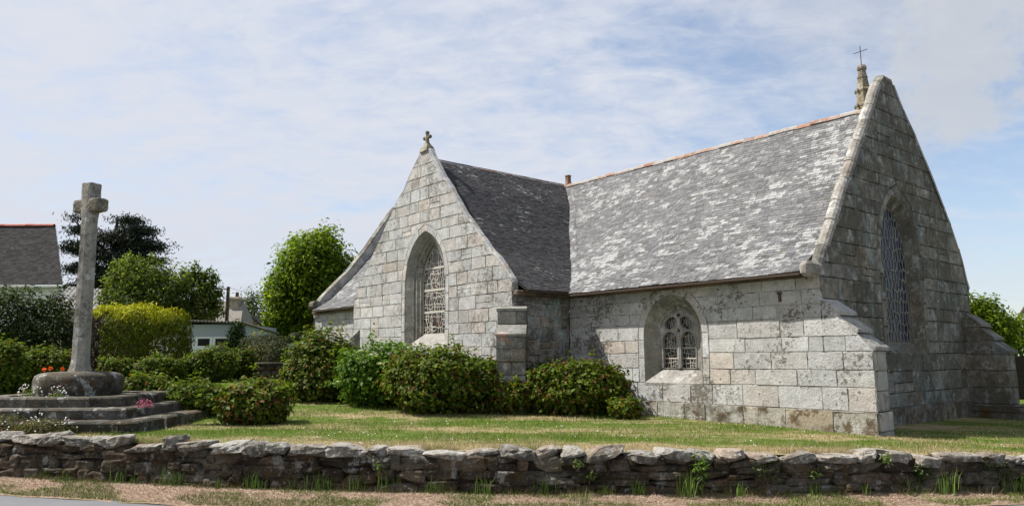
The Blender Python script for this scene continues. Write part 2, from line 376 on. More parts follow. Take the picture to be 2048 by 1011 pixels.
def lobes_points(lobes, n_, shell=(.72, 1.03), zmin=None, lump=.14, freq=2.2):
    """points on a union of lumpy ellipsoids: (centres, outward dirs)"""
    lobes = np.array(lobes, float); area = (lobes[:, 3] * lobes[:, 4] + lobes[:, 3] * lobes[:, 5] + lobes[:, 4] * lobes[:, 5])
    k = rng.choice(len(lobes), size=int(n_ * 2.2), p=area / area.sum()); d = dirs(len(k))
    r = rng.uniform(shell[0] ** 2, shell[1] ** 2, len(k)) ** .5
    c = lobes[k, :3]; R = lobes[k, 3:6]
    ph = d * freq + c * 1.3
    lum = 1 + lump * (np.sin(ph[:, 0] * 3.1 + 1) * np.sin(ph[:, 1] * 2.7 + k) + np.sin(ph[:, 2] * 3.7 + 2 * k) * .7 + .5 * np.sin(ph[:, 0] * 7 + ph[:, 2] * 6))
    P = c + d * R * (r * lum)[:, None]
    keep = np.ones(len(P), bool)
    for j in range(len(lobes)):
        q = ((P - lobes[j, :3]) / lobes[j, 3:6]); keep &= ~(((q ** 2).sum(1) < .55) & (k != j))
    if zmin is not None: keep &= P[:, 2] > zmin
    P, d, r = P[keep][:n_], d[keep][:n_], r[keep][:n_]
    return P, d / np.array(1.0), r

def bush(name, label, cat, cx, cy, z0, w, d, h, leaf=.09, n_=1800, mat=None, group=None, odd=.05, buds=0, lobes=6, budmat=None, aspect=.66, bright=(.05, 1.0), stems=8, heads=0, headmat=None, part='foliage', seed=0, flat=1.0):
    rr = np.random.default_rng(seed + int(abs(cx * 100)))
    e = empty(name, (cx, cy, z0)); tag(e, label, cat, group)
    L = [(0, 0, h * .45, w * .42, d * .42, h * .53)]
    for i in range(lobes):
        a = 2 * math.pi * (i + rr.uniform(0, .6)) / lobes; s = rr.uniform(.5, .64); hz_ = rr.uniform(.26, .62)
        L.append((math.cos(a) * w * .5 * s, math.sin(a) * d * .5 * s, h * hz_, w * rr.uniform(.17, .27), d * rr.uniform(.17, .27), h * rr.uniform(.24, .40)))
    P, dd, r = lobes_points(L, n_, (.66, 1.06), zmin=.02, lump=.2, freq=3)
    P[:, 2] = np.minimum(P[:, 2], h * (1.0 + .06 * rng.uniform(-1, 1, len(P))))
    nc = int(n_ * .3); q = dirs(nc) * rng.uniform(.3, .78, (nc, 1)) * np.array([w * .42, d * .42, h * .5]) + np.array([0, 0, h * .42]); q[:, 2] = np.maximum(q[:, 2], .03)
    P = np.concatenate([P, q]); dd = np.concatenate([dd, dirs(nc)])
    nr = dd * .9 + np.array([0, 0, .55]) + rng.normal(size=dd.shape) * .42
    dro = dd + np.array([0, 0, -.25]) + rng.normal(size=dd.shape) * .7
    sz = leaf * rng.uniform(.6, 1.25, len(P))
    t = np.stack([np.clip(bright[0] + (bright[1] - bright[0]) * rng.beta(1.6, 1.8, len(P)), 0, 1), rng.uniform(size=len(P)), (rng.uniform(size=len(P)) < odd) * 1.0], 1)
    ns_ = int(22 + 7 * w * h) if buds or heads else 0        # young shoots that break the outline
    if ns_:
        S_, sd, r = lobes_points(L, ns_, (1.0, 1.05), zmin=h * .25, lump=.2, freq=3); k = 9
        ln_ = np.repeat(rng.uniform(.03, .17, len(S_)), k); up_ = np.repeat(sd * .6 + np.array([0, 0, .8]), k, 0); f_ = np.tile(np.linspace(0, 1, k), len(S_))
        Q = np.repeat(S_, k, 0) + up_ * (ln_ * f_)[:, None] + rng.normal(size=(len(S_) * k, 3)) * leaf * .35; q_ = dirs(len(Q)); q_[:, 2] = np.abs(q_[:, 2]) + .4
        P = np.concatenate([P, Q]); nr = np.concatenate([nr, q_]); dro = np.concatenate([dro, dirs(len(Q)) + np.array([0, 0, .3])]); sz = np.concatenate([sz, leaf * rng.uniform(.5, 1.0, len(Q))])
        t = np.concatenate([t, np.stack([rng.uniform(.5, 1, len(Q)), rng.uniform(size=len(Q)), (rng.uniform(size=len(Q)) < odd * .5) * 1.0], 1)])
    V, T = leaf_arrays(P, nr, sz, t, aspect, .16, dro)
    leaf_object(part, V, T, mat, e)
    mb = MB()
    for i in range(stems):
        a = rr.uniform(0, 2 * math.pi); q = rr.uniform(.3, .8)
        p1 = (math.cos(a) * w * .4 * q, math.sin(a) * d * .4 * q, h * rr.uniform(.55, .8))
        mb.tube([(math.cos(a) * .05, math.sin(a) * .05, -.05), (p1[0] * .5, p1[1] * .5, p1[2] * .55), p1], [.018, .013, .006], 5)
    mb.build('stems', TWIG, e)
    if buds:
        P, dd, r = lobes_points(L, buds, (1.0, 1.07), zmin=.1, lump=.10, freq=3)
        k = 3
        Q = np.repeat(P, k, 0) + rng.normal(size=(len(P) * k, 3)) * leaf * .16
        t = np.stack([rng.uniform(size=len(Q)), rng.uniform(size=len(Q)), (rng.uniform(size=len(Q)) < .2) * 1.0], 1)
        V, T = leaf_arrays(Q, np.repeat(dd, k, 0) + rng.normal(size=Q.shape) * .6, leaf * rng.uniform(.28, .5, len(Q)), t, .8, .2)
        tag(leaf_object('buds', V, T, L_BUD, e), kind='stuff')
    for i in range(heads):
        P, dd, r = lobes_points(L, 60, (1.02, 1.06), zmin=h * .3, lump=.1, freq=3)
        P = P[P[:, 1] < d * .1]; 
        if len(P) == 0: continue
        c = P[rr.integers(len(P))]
        dq = dirs(46); dq[:, 2] = np.abs(dq[:, 2]); Q = c + dq * np.array([.075, .075, .045])
        V, T = leaf_arrays(Q, dq, np.full(len(Q), .032), np.stack([rng.uniform(size=len(Q))] * 2 + [np.zeros(len(Q))], 1), .9, .05)
        leaf_object('flower_head', V, T, headmat, e)
    return e

def tree(name, label, cat, base, lobes, leaf, n_, mat, group=None, trunk_r=.16, trunk_h=None, aspect=.6, odd=.06, lump=.16, up=.3, limbs=7, spray=None, shell=(.62, 1.06), clump=0, bright=(0, 1), cflat=1.0, cspread=.6):
    e = empty(name, base); tag(e, label, cat, group)
    lb = np.array(lobes, float)
    if clump:
        Pc, dc, r = lobes_points(lobes, clump, shell, zmin=.05, lump=lump)
        k = max(1, n_ // len(Pc)); cs = leaf * rng.uniform(1.3, 3.0, len(Pc))
        off = np.clip(rng.normal(size=(len(Pc) * k, 3)), -1.6, 1.6) * cspread * np.array([1, 1, cflat])
        P = np.repeat(Pc, k, 0) + off * np.repeat(cs, k)[:, None]; dd = np.repeat(dc, k, 0) * .7 + off * .6
        br = np.repeat(rng.uniform(-.25, .25, len(Pc)), k)
    else:
        P, dd, r = lobes_points(lobes, n_, shell, zmin=.05, lump=lump); br = np.zeros(len(P))
    nr = dd + np.array([0, 0, up]) + rng.normal(size=dd.shape) * .5
    dro = None if spray is None else dd * 1.0 + np.array(spray) + rng.normal(size=dd.shape) * .35
    t = np.stack([np.clip(bright[0] + (bright[1] - bright[0]) * rng.beta(1.6, 1.8, len(P)) + br, 0, 1), rng.uniform(size=len(P)), (rng.uniform(size=len(P)) < odd) * 1.0], 1)
    V, T = leaf_arrays(P, nr, leaf * rng.uniform(.6, 1.3, len(P)), t, aspect, .15, dro)
    leaf_object('crown', V, T, mat, e)
    mb = MB(); top = lb[:, 2].max() if trunk_h is None else trunk_h
    tr = [(0, 0, -.3)] + [(rt(-.08, .08) * top * .12, rt(-.08, .08) * top * .12, top * q) for q in (.2, .45, .7, 1.0)]
    mb.tube(tr, [trunk_r * q for q in (1.25, .95, .75, .5, .2)], 8)
    for i in range(limbs):
        l = lb[random.randrange(len(lb))]; s = tr[random.choice((1, 2, 3))]
        en = (l[0] + rt(-.5, .5) * l[3], l[1] + rt(-.5, .5) * l[4], l[2] + rt(-.2, .6) * l[5])
        md = tuple(s[k] * .5 + en[k] * .5 + rt(-.06, .06) * top * .3 for k in range(3))
        mb.tube([s, md, en], [trunk_r * .45, trunk_r * .28, trunk_r * .08], 6)
        for _ in range(2):
            q = rt(.4, .8); b0 = tuple(md[k] * (1 - q) + en[k] * q for k in range(3))
            mb.tube([b0, tuple(b0[k] + rt(-.5, .5) * l[3 + k] * .7 for k in range(3))], [trunk_r * .14, trunk_r * .04], 5)
    mb.build('trunk', BARK, e)
    return e

# ------------------------------------------------------------------ ground, verge, road
WX = [-60, -14, -9, -7.87, -3.6, -.17, 3.05, 6.76, 9.5, 14, 60]
WY = [40, 14.6, 12.2, 11.77, 10.53, 10.05, 9.92, 10.15, 10.6, 12.0, 30]
def wally(x): return float(np.interp(x, WX, WY))
def lawn_z(x, y):
    z = max(0.0, min(1.0, (1.5 - x) / 4)) * .045 * max(0.0, min(11.0, y - 14.5)) - (.014 if x > 0 else .005) * max(-12, min(9, x)) * max(0.0, min(1.0, (17 - y) / 5)) - .035 * max(0, min(6, x - 6))
    z += .018 * nz(x * .7, y * .7) + .008 * nz(x * 2.3, y * 2.3, 4)
    if y > 26: z += .004 * (min(y, 60) - 26)
    return z
def verge_z(x, y):
    f = min(1, max(0, (y - road_edge(x)) / .45)); return -.60 + .085 * f + .012 * nz(x * 1.4, y * 1.4, 8)

def grass_nodes(n, p):
    """green grass with bands and patches of dry hay, by position on the ground"""
    sx = n.new('ShaderNodeSeparateXYZ'); n.l.new(p, sx.inputs[0])
    warp = n.noise(.35, 4, .6, p)
    yy = n.math('ADD', n.math('ADD', sx.outputs[1], n.math('MULTIPLY', sx.outputs[0], .13)), n.math('MULTIPLY', warp, 2.6))
    band = n.math('SINE', n.math('MULTIPLY', yy, 2.7))
    pat = n.noise(2.4, 6, .7, n.scalev(p, (.55, 1.6, 1.0)))
    fine = n.noise(30, 4, .7, p)
    hay = n.math('ADD', n.math('ADD', n.math('MULTIPLY', band, n.mr(n.noise(.5, 3, .5, p), .35, .65, .03, .15)), n.math('MULTIPLY', pat, 1.0)), n.math('MULTIPLY', n.math('SUBTRACT', fine, .5), .5))
    far = n.mr(sx.outputs[1], 17, 21, 0, 1)
    near = n.mr(n.math('SUBTRACT', 11.3, sx.outputs[1]), -.6, 1.0, 0, .14)
    return n.math('SUBTRACT', n.math('ADD', hay, near), n.math('MULTIPLY', far, .3)), fine, pat
def grass_ground():
    m, n = newmat('lawn_ground'); p = n.pos(); hay, fine, pat = grass_nodes(n, p)
    green = n.mix(n.noise(3.0, 4, .6, p), (.058, .096, .012), (.112, .165, .020)); dry = n.mix(fine, (.25, .19, .095), (.42, .335, .19))
    col = n.mix(n.mr(hay, .44, .66), green, dry); col = n.mix(n.mr(n.noise(60, 3, .7, p), .35, .65, .35, 0), col, (.05, .05, .015))
    n.out(col, .95, n.bump(fine, .8, .03), .1); return m
def grass_blade():
    m, n = newmat('grass_blade'); p = n.pos(); r, gg, b = n.tint(); hay, fine, pat = grass_nodes(n, p)
    green = n.mix(r, (.070, .120, .012), (.190, .270, .034)); dry = n.mix(r, (.29, .22, .11), (.50, .40, .23))
    col = n.mix(n.mr(n.math('ADD', hay, n.math('MULTIPLY', n.math('SUBTRACT', b, .5), .3)), .49, .65), green, dry)
    pb = n.new('ShaderNodeBsdfPrincipled'); n.put(pb.inputs['Base Color'], col); pb.inputs['Roughness'].default_value = .6; pb.inputs['Specular IOR Level'].default_value = .2
    tr = n.new('ShaderNodeBsdfTranslucent'); n.put(tr.inputs[0], col); mx = n.new('ShaderNodeMixShader'); mx.inputs[0].default_value = .3
    n.l.new(pb.outputs[0], mx.inputs[1]); n.l.new(tr.outputs[0], mx.inputs[2]); o = n.new('ShaderNodeOutputMaterial'); n.l.new(mx.outputs[0], o.inputs[0]); return m
GRASS = grass_ground(); BLADE = grass_blade()
def verge_mat():
    m, n = newmat('dry_verge'); p = n.pos(); fine = n.noise(34, 5, .75, n.scalev(p, (.6, 1.3, 1))); pat = n.noise(1.8, 6, .68, n.scalev(p, (.7, 1.2, 1)))
    dry = n.mix(n.mr(fine, .3, .7), (.13, .08, .052), (.48, .35, .25)); col = n.mix(n.mr(pat, .50, .60, 0, .8), dry, n.mix(fine, (.065, .085, .016), (.15, .165, .035)))
    col = n.mix(n.mr(n.noise(12, 4, .7, p), .63, .7, 0, .7), col, (.40, .36, .31)); n.out(col, .95, n.bump(fine, 1.0, .03), .1); return m
VERGE = verge_mat()
def asphalt():
    m, n = newmat('asphalt'); p = n.pos(); f = n.noise(160, 3, .8, p); q = n.noise(1.3, 5, .6, p)
    col = n.mix(f, (.085, .085, .09), (.19, .19, .195)); col = n.mix(n.mr(q, .4, .7, 0, .35), col, (.20, .195, .19)); n.out(col, .85, n.bump(f, .5, .005), .25); return m
ASPHALT = asphalt()

def sheet(name, xs, ys_fn, nj, zf, mat):
    V = []; Fc = []
    for x in xs:
        for y in ys_fn(x): V.append((x, y, zf(x, y)))
    for i in range(len(xs) - 1):
        for j in range(nj - 1): a = i * nj + j; Fc.append((a, a + nj, a + nj + 1, a + 1))
    me = bpy.data.meshes.new(name); me.from_pydata(V, [], Fc); me.materials.append(mat)
    me.polygons.foreach_set('use_smooth', [True] * len(Fc)); o_ = bpy.data.objects.new(name, me); COL.objects.link(o_); tag(o_, kind='structure'); return o_
xs = [-400, -200, -100, -60, -40, -30, -24] + list(np.arange(-20, 20.01, .25)) + [24, 30, 40, 60, 100, 200, 400]
tt = list(np.linspace(0, 1, 60) ** 1.6 * 18) + [22, 30, 50, 90, 200, 500, 1200]
sheet('lawn', xs, lambda x: [wally(x) + .2 + t for t in tt], len(tt), lawn_z, GRASS)
def road_edge(x): return float(np.interp(x, [-400, -14, -7.2, -5.15, -3.47, -1.5, 2, 5.16, 6.45, 9, 400], [60, 13.4, 10.84, 10.22, 9.80, 9.5, 9.42, 9.58, 9.76, 10.1, 40])) + .02 * math.sin(x * 3.1) + .015 * math.sin(x * 7.7)
vt = [0, .03, .1, .25, .5, .75, 1.0]
sheet('verge', xs, lambda x: [road_edge(x) - .12 + t * (wally(x) + .35 - road_edge(x) + .12) for t in vt], len(vt), verge_z, VERGE)
sheet('road', [-400, -100, -30, 0, 30, 100, 400], lambda x: [-40, -10, 0, 5, 9, 9.6, 9.85] if abs(x) < 1 else [-40, -10, 0, 5, 9, 30, 60], 7, lambda x, y: -.606, ASPHALT)

# ------------------------------------------------------------------ masonry
def pointed(a, zs, za):
    r = za - zs; R = (a * a + r * r) / (2 * a)
    def half(z):
        if z <= zs: return a
        if z >= za: return 0.0
        return max(0.0, math.sqrt(max(0, R * R - (z - zs) ** 2)) + a - R)
    return half, R
def pointed_outline(cx, a, zb, zs, za, n_=9, nj=3):
    half, R = pointed(a, zs, za); L = [(cx - a, zb + (zs - zb) * i / nj) for i in range(nj)]
    th = math.atan2(za - zs, R - a)
    arc = [(cx + (-a + R) - R * math.cos(th * i / n_), zs + R * math.sin(th * i / n_)) for i in range(n_ + 1)]
    left = L + arc; right = [(2 * cx - x, z) for x, z in left[:-1]][::-1]
    return left + right

def block(mb, poly, mapf, tint, gap=.005, d=0.0, wob=.009, mi=0, chamf=.008, tilt=.006):
    """one dressed stone: poly is a counter-clockwise outline in the wall's own plane"""
    P = []
    for i, a in enumerate(poly):
        b = poly[(i + 1) % len(poly)]; l = math.dist(a, b); k = max(1, int(l / .14))
        for j in range(k):
            f = j / k; P.append((a[0] + (b[0] - a[0]) * f, a[1] + (b[1] - a[1]) * f))
    if len(P) < 3: return
    cx = sum(p[0] for p in P) / len(P); cz = sum(p[1] for p in P) / len(P); n_ = len(P)
    def inset(amount, wobble):
        out = []
        for i in range(n_):
            a, p, b = P[i - 1], P[i], P[(i + 1) % n_]
            e1 = Vector((p[0] - a[0], p[1] - a[1])); e2 = Vector((b[0] - p[0], b[1] - p[1]))
            if e1.length < 1e-6 or e2.length < 1e-6: n1 = Vector((cx - p[0], cz - p[1])).normalized() if (cx, cz) != p else Vector((0, 0)); k = 1
            else:
                e1.normalize(); e2.normalize(); m = Vector((-e1.y - e2.y, e1.x + e2.x))
                if m.length < 1e-3: m = Vector((-e1.y, e1.x))
                m.normalize(); c = max(.5, abs(m.dot(Vector((-e1.y, e1.x))))); n1 = m / c
            am = amount + wobble * nz(p[0] * 9 + 3, p[1] * 9, tint[2] * 50)
            out.append((p[0] + n1[0] * am, p[1] + n1[1] * am))
        return out
    r1 = inset(gap, wob); r2 = inset(gap + chamf, wob)
    mb.face([mapf(p[0], p[1], d - .013) for p in P], (.5, .5, tint[2]), 1)
    ta, tb, dd = rt(-tilt, tilt), rt(-tilt, tilt), d + rt(-.006, .006); W = max(.1, max(p[0] for p in P) - min(p[0] for p in P))
    V = [mapf(p[0], p[1], d - .022) for p in r1] + [mapf(p[0], p[1], dd + ta * (p[0] - cx) / W + tb * (p[1] - cz) / W) for p in r2]
    F_ = [(i, (i + 1) % n_, n_ + (i + 1) % n_, n_ + i) for i in range(n_)] + [tuple(range(n_, 2 * n_))]
    mb.mesh(V, F_, tint, mi)

def wall_courses(mb, zs, left, right, mapf, holes=(), lmin=.35, lmax=.85, tintf=stone_tint, mort=1, dfun=None, split=.0, back=None, gap=.0045):
    """coursed ashlar between the edges left(z), right(z), leaving out the pointed holes (cx, half(z), zbottom, zapex)"""
    for z0, z1 in zip(zs[:-1], zs[1:]):
        brk = [z0 + (z1 - z0) * i / 3 for i in range(4)]
        segs = []; cur = lambda z: left(z)
        for cx, half, zb, za in holes:
            if z1 > zb + .01 and z0 < za - .01:
                segs.append((cur, (lambda z, cx=cx, half=half: cx - half(z)), za)); cur = (lambda z, cx=cx, half=half: cx + half(z))
        segs.append((cur, right, None))
        for lf, rf, _ in segs:
            ls = [(lf(z), z) for z in brk]; rs = [(rf(z), z) for z in brk]
            if segs.__len__() > 1:
                for cx, half, zb, za in holes:
                    if z0 < za < z1:
                        brk2 = sorted(set(brk + [za])); ls = [(lf(z), z) for z in brk2]; rs = [(rf(z), z) for z in brk2]
            if max(r[0] - l[0] for l, r in zip(ls, rs)) < .02: continue
            d = dfun(z0) if dfun else 0.0
            lo_, hi_ = max(l[0] for l in ls), min(r[0] for r in rs); cuts = []
            x = min(l[0] for l in ls) + rt(lmin, lmax) * rt(.5, 1)
            while x < hi_ - lmin * .45:
                if x > lo_ + lmin * .35: cuts.append(x)
                x += rt(lmin, lmax)
            edges = [ls] + [[(c, z0), (c, z1)] for c in cuts] + [rs]
            for a, b in zip(edges[:-1], edges[1:]):
                if split and rt() < split and len(a) == 2 and len(b) == 2:
                    zm = z0 + (z1 - z0) * rt(.4, .6)
                    block(mb, [a[0], b[0], (b[0][0], zm), (a[0][0], zm)], mapf, tintf(), gap, d); block(mb, [(a[0][0], zm), (b[0][0], zm), b[1], a[1]], mapf, tintf(), gap, d)
                else: block(mb, a[:1] + b + a[:0:-1], mapf, tintf(), gap, d)
        if back and z1 > back[2] + .1:         # the outer edge of a raking gable, carried back over its thickness
            for fn in back[0]:
                for za, zb_ in zip(brk[:-1], brk[1:]):
                    a, b = fn(za), fn(zb_); s_ = 1 if fn is right else -1
                    t = stone_tint()
                    q = [mapf(a, za, 0), mapf(b, zb_, 0), mapf(b + s_ * .02, zb_ + .02, -.05), mapf(a + s_ * .02, za + .02, -.05)]
                    mb.face(q, t, 0); mb.face([q[3], q[2], mapf(b + s_ * .02, zb_ + .02, -back[1]), mapf(a + s_ * .02, za + .02, -back[1])], t, 0)
                    mb.face([mapf(a + s_ * .02, za + .02, -back[1]), mapf(b + s_ * .02, zb_ + .02, -back[1]), mapf(b - s_ * .3, zb_ - .35, -back[1] - .004), mapf(a - s_ * .3, za - .35, -back[1] - .004)], t, 0)

def edge_fn(pts, jit=.0, seed=0):
    pts = sorted(pts, key=lambda p: p[1]); zs_ = [p[1] for p in pts]; xs_ = [p[0] for p in pts]
    return lambda z: float(np.interp(z, zs_, xs_)) + (jit * nz(z * 3.1, seed + .5) + jit * .6 * nz(z * 11, seed + 3.5) if z > zs_[0] else 0)

def ring(mb, cx, a, zb, zs, za, w_, mapf, tintf=stone_tint):
    """arch stones and jamb stones round an opening"""
    I = pointed_outline(cx, a, zb, zs, za, 12, 8); O = pointed_outline(cx, a + w_, zb, zs, za + w_ * 1.15, 12, 8)
    m = len(I) // 2; k = 0; bounds = [0]; acc = 0
    for i in range(len(I) - 1):
        acc += math.dist(I[i], I[i + 1])
        if acc > rt(.28, .45): bounds.append(i + 1); acc = 0
    if bounds[-1] != len(I) - 1: bounds.append(len(I) - 1)
    for b0, b1 in zip(bounds[:-1], bounds[1:]):
        poly = [I[i] for i in range(b0, b1 + 1)] + [O[i] for i in range(b1, b0 - 1, -1)]
        A = sum(p[0] * q[1] - q[0] * p[1] for p, q in zip(poly, poly[1:] + poly[:1]))
        if A < 0: poly = poly[::-1]
        block(mb, poly, mapf, tintf(), .005, .003, .002)

def reveal(mb, cx, prof, mapf, n_=12):
    """stepped, splayed jamb: prof is a list of (half width, z bottom, z spring, z apex, depth)"""
    rings = [[mapf(x, z, -dp) for x, z in pointed_outline(cx, a, zb, zs, za, n_, 9)] for a, zb, zs, za, dp in prof]
    t = stone_tint()
    for i in range(len(rings[0]) - 1):
        if i % 3 == 0: t = stone_tint()
        for r0, r1 in zip(rings[:-1], rings[1:]): mb.face([r0[i], r0[i + 1], r1[i + 1], r1[i]], t, 0)

def plate(mb, outline, holes, mapf, d0, d1, tint=(.5, .4, .5)):
    """flat stone plate pierced by holes, with thickness"""
    vs = []; es = []
    def add(loop):
        b = len(vs); vs.extend([Vector(p) for p in loop]); es.extend([(b + i, b + (i + 1) % len(loop)) for i in range(len(loop))])
    add(outline)
    for h in holes: add(h)
    vo, eo, fo, *_ = delaunay_2d_cdt(vs, es, [], 0, 1e-5)
    def inside(p, poly):
        c = False; j = len(poly) - 1
        for i in range(len(poly)):
            (xi, yi), (xj, yj) = poly[i], poly[j]
            if (yi > p[1]) != (yj > p[1]) and p[0] < (xj - xi) * (p[1] - yi) / (yj - yi) + xi: c = not c
            j = i
        return c
    for f in fo:
        c = [sum(vo[i][k] for i in f) / len(f) for k in (0, 1)]
        if inside(c, outline) and not any(inside(c, h) for h in holes): mb.face([mapf(vo[i][0], vo[i][1], -d0) for i in f], tint)
    for loop in holes:
        for i in range(len(loop)):
            a, b = loop[i], loop[(i + 1) % len(loop)]; mb.face([mapf(*a, -d0), mapf(*b, -d0), mapf(*b, -d1), mapf(*a, -d1)], tint)

def bar2(mb, a, b, w_, mapf, d, th=.012, tint=(.5, .5, .5)):
    e = Vector((b[0] - a[0], b[1] - a[1]))
    if e.length < 1e-4: return
    e.normalize(); q = Vector((-e.y, e.x)) * w_ * .5; a = Vector(a) - e * w_ * .3; b = Vector(b) + e * w_ * .3; d += rt(0, .0015)
    c = [a + q, b + q, b - q, a - q]; f = [mapf(p.x, p.y, -d) for p in c]; k = [mapf(p.x, p.y, -d - th) for p in c]
    mb.face(f, tint)
    for i in range(4): mb.face([f[i], f[(i + 1) % 4], k[(i + 1) % 4], k[i]], tint)

def shards(x0, x1, z0, z1, mn, out, depth=0):
    """recursive slanted splitting of a light into small panes; collects the splitting lines"""
    w_, h = x1 - x0, z1 - z0
    if (w_ < mn * 1.7 and h < mn * 1.7) or depth > 8 or (depth > 3 and rt() < .10): return
    if w_ / h > rt(.7, 1.4):
        c = x0 + w_ * rt(.32, .68); s = rt(-.22, .22) * mn; out.append(((c - s, z0), (c + s, z1))); shards(x0, c, z0, z1, mn, out, depth + 1); shards(c, x1, z0, z1, mn, out, depth + 1)
    else:
        c = z0 + h * rt(.32, .68); s = rt(-.28, .28) * mn; out.append(((x0, c - s), (x1, c + s))); shards(x0, x1, z0, c, mn, out, depth + 1); shards(x0, x1, c, z1, mn, out, depth + 1)

def clip_seg(a, b, inside, n_=14):
    """the part of the segment inside a shape, by sampling"""
    pts = [(a[0] + (b[0] - a[0]) * i / n_, a[1] + (b[1] - a[1]) * i / n_) for i in range(n_ + 1)]; ok = [inside(p) for p in pts]
    if not any(ok): return None
    i0 = ok.index(True); i1 = len(ok) - 1 - ok[::-1].index(True)
    return (pts[i0], pts[i1]) if i1 > i0 else None

# ------------------------------------------------------------------ roofs
def resample(prof, step):
    d = [0]
    for a, b in zip(prof[:-1], prof[1:]): d.append(d[-1] + math.dist(a, b))
    k = int(d[-1] / step); return [(float(np.interp(i * step, d, [p[0] for p in prof])), float(np.interp(i * step, d, [p[1] for p in prof]))) for i in range(k + 1)] + [prof[-1]]
def slates(mb, prof, a0, a1, mapf, expo=.105, wid=(.12, .19), lichen=lambda a, z: 0.0, out=1.0):
    """prof: (across, z) from eave to ridge; a0(z), a1(z): limits along the ridge; rows of separate lapped slates"""
    rows = resample(prof, expo)
    for i in range(len(rows) - 1):
        (x0, z0), (x1, z1) = rows[i], rows[i + 1]
        l = math.hypot(x1 - x0, z1 - z0)
        if l < .02: continue
        tx, tz = (x1 - x0) / l, (z1 - z0) / l; nx, nzv = -tz, tx
        if nzv < 0: nx, nzv = -nx, -nzv
        j = i + 2 if i + 2 < len(rows) else i + 1; x2, z2 = x1 + tx * .04, z1 + tz * .04
        lo_, hi_ = a0(z0 + .02), a1(z0 + .02); a = lo_ - rt(0, wid[0])
        while a < hi_:
            b = a + rt(*wid); s, e = max(a, lo_), min(b, hi_); a = b
            if e - s < .02: continue
            sg = .022 * nz(s * .55, z0 * .6, 3) + .008 * nz(s * 2.1, z0 * 2); lift = .010 + rt(-.002, .005) + sg; dz = rt(-.007, .007); g_ = .0025; sk = rt(-.004, .004)
            tint = (rt(), rt() ** 2, lichen((s + e) / 2, z0))
            pA = [(x0 + tx * (dz - sk) + nx * lift, z0 + tz * (dz - sk) + nzv * lift), (x0 + tx * (dz + sk) + nx * lift, z0 + tz * (dz + sk) + nzv * lift)]
            q = [mapf(s + g_, *pA[0]), mapf(e - g_, *pA[1]), mapf(e - g_, x2 + nx * (sg + .002), z2 + nzv * (sg + .002)), mapf(s + g_, x2 + nx * (sg + .002), z2 + nzv * (sg + .002))]
            mb.face(q, tint)
            mb.face([q[0], q[1], mapf(e - g_, pA[1][0] - nx * .012, pA[1][1] - nzv * .012), mapf(s + g_, pA[0][0] - nx * .012, pA[0][1] - nzv * .012)], tint)
    # boarding below the slates
    B = MB_cur = [(p[0], p[1]) for p in resample(prof, .35)]
    for (x0, z0), (x1, z1) in zip(B[:-1], B[1:]):
        mb.face([mapf(a0(z0), x0, z0 - .035), mapf(a1(z0), x0, z0 - .035), mapf(a1(z1), x1, z1 - .035), mapf(a0(z1), x1, z1 - .035)], (.3, .3, 0), 1)
        mb.face([mapf(a0(z0), x0, z0 - .06), mapf(a1(z0), x0, z0 - .06), mapf(a1(z1), x1, z1 - .06), mapf(a0(z1), x1, z1 - .06)], (.3, .3, 0), 1)
    (x0, z0) = B[0]; mb.face([mapf(a0(z0), x0, z0 - .012), mapf(a1(z0), x0, z0 - .012), mapf(a1(z0), x0, z0 - .06), mapf(a0(z0), x0, z0 - .06)], (.3, .3, 0), 1)
def ridge_tiles(mb, p0, p1, r=.13, L=.38, drop=.10):
    p0, p1 = Vector(p0), Vector(p1); d = (p1 - p0); n_ = int(d.length / L); d.normalize(); side = d.cross(Vector((0, 0, 1))).normalized()
    for i in range(n_):
        a = p0 + d * L * i; b = a + d * (L + .03); t = (rt(), rt(), rt()); j = rt(-.012, .012)
        prev = None
        for k in range(7):
            th = math.pi * (k / 6) ; off = side * math.cos(th) * r + Vector((0, 0, math.sin(th) * r - drop + j)); off2 = side * math.cos(th) * r * .93 + Vector((0, 0, math.sin(th) * r * .93 - drop + j))
            cur = (a + off, b + off2)
            if prev: mb.face([prev[0], cur[0], cur[1], prev[1]], t)
            prev = cur
        mb.face([a + side * math.cos(math.pi * k / 6) * r + Vector((0, 0, math.sin(math.pi * k / 6) * r - drop + j)) for k in range(7)], (t[0] * .3, t[1], t[2]))

# ------------------------------------------------------------------ the chapel (local axes: x east along the ridge, y north, z up)
chapel = empty('chapel', P0, -TH)
tag(chapel, 'grey granite chapel with lichened slate roofs, side transept and three traceried windows', 'chapel')
def warp(a, z, k): return z + .022 * nz(a * .75 + k, z * 1.1, k) * min(1, max(0, z)), .016 * nz(a * .8, z * .9, k + 4)
def S0(v0):
    def f(a, z, d): zz2, b = warp(a, z, 2); return (a, v0 - d - b, zz2)
    return f
N0 = lambda v0: (lambda a, z, d: (a, v0 + d, z))
def E0(u0):
    def f(a, z, d): zz2, b = warp(a, z, 7); return (u0 + d + b, a, zz2)
    return f
W0 = lambda u0: (lambda a, z, d: (u0 - d, a, z))
WID, UE, UW, UNW, VT = 7.15, -6.42, -13.98, -20.5, -1.82
UT = -10.19
random.seed(11)

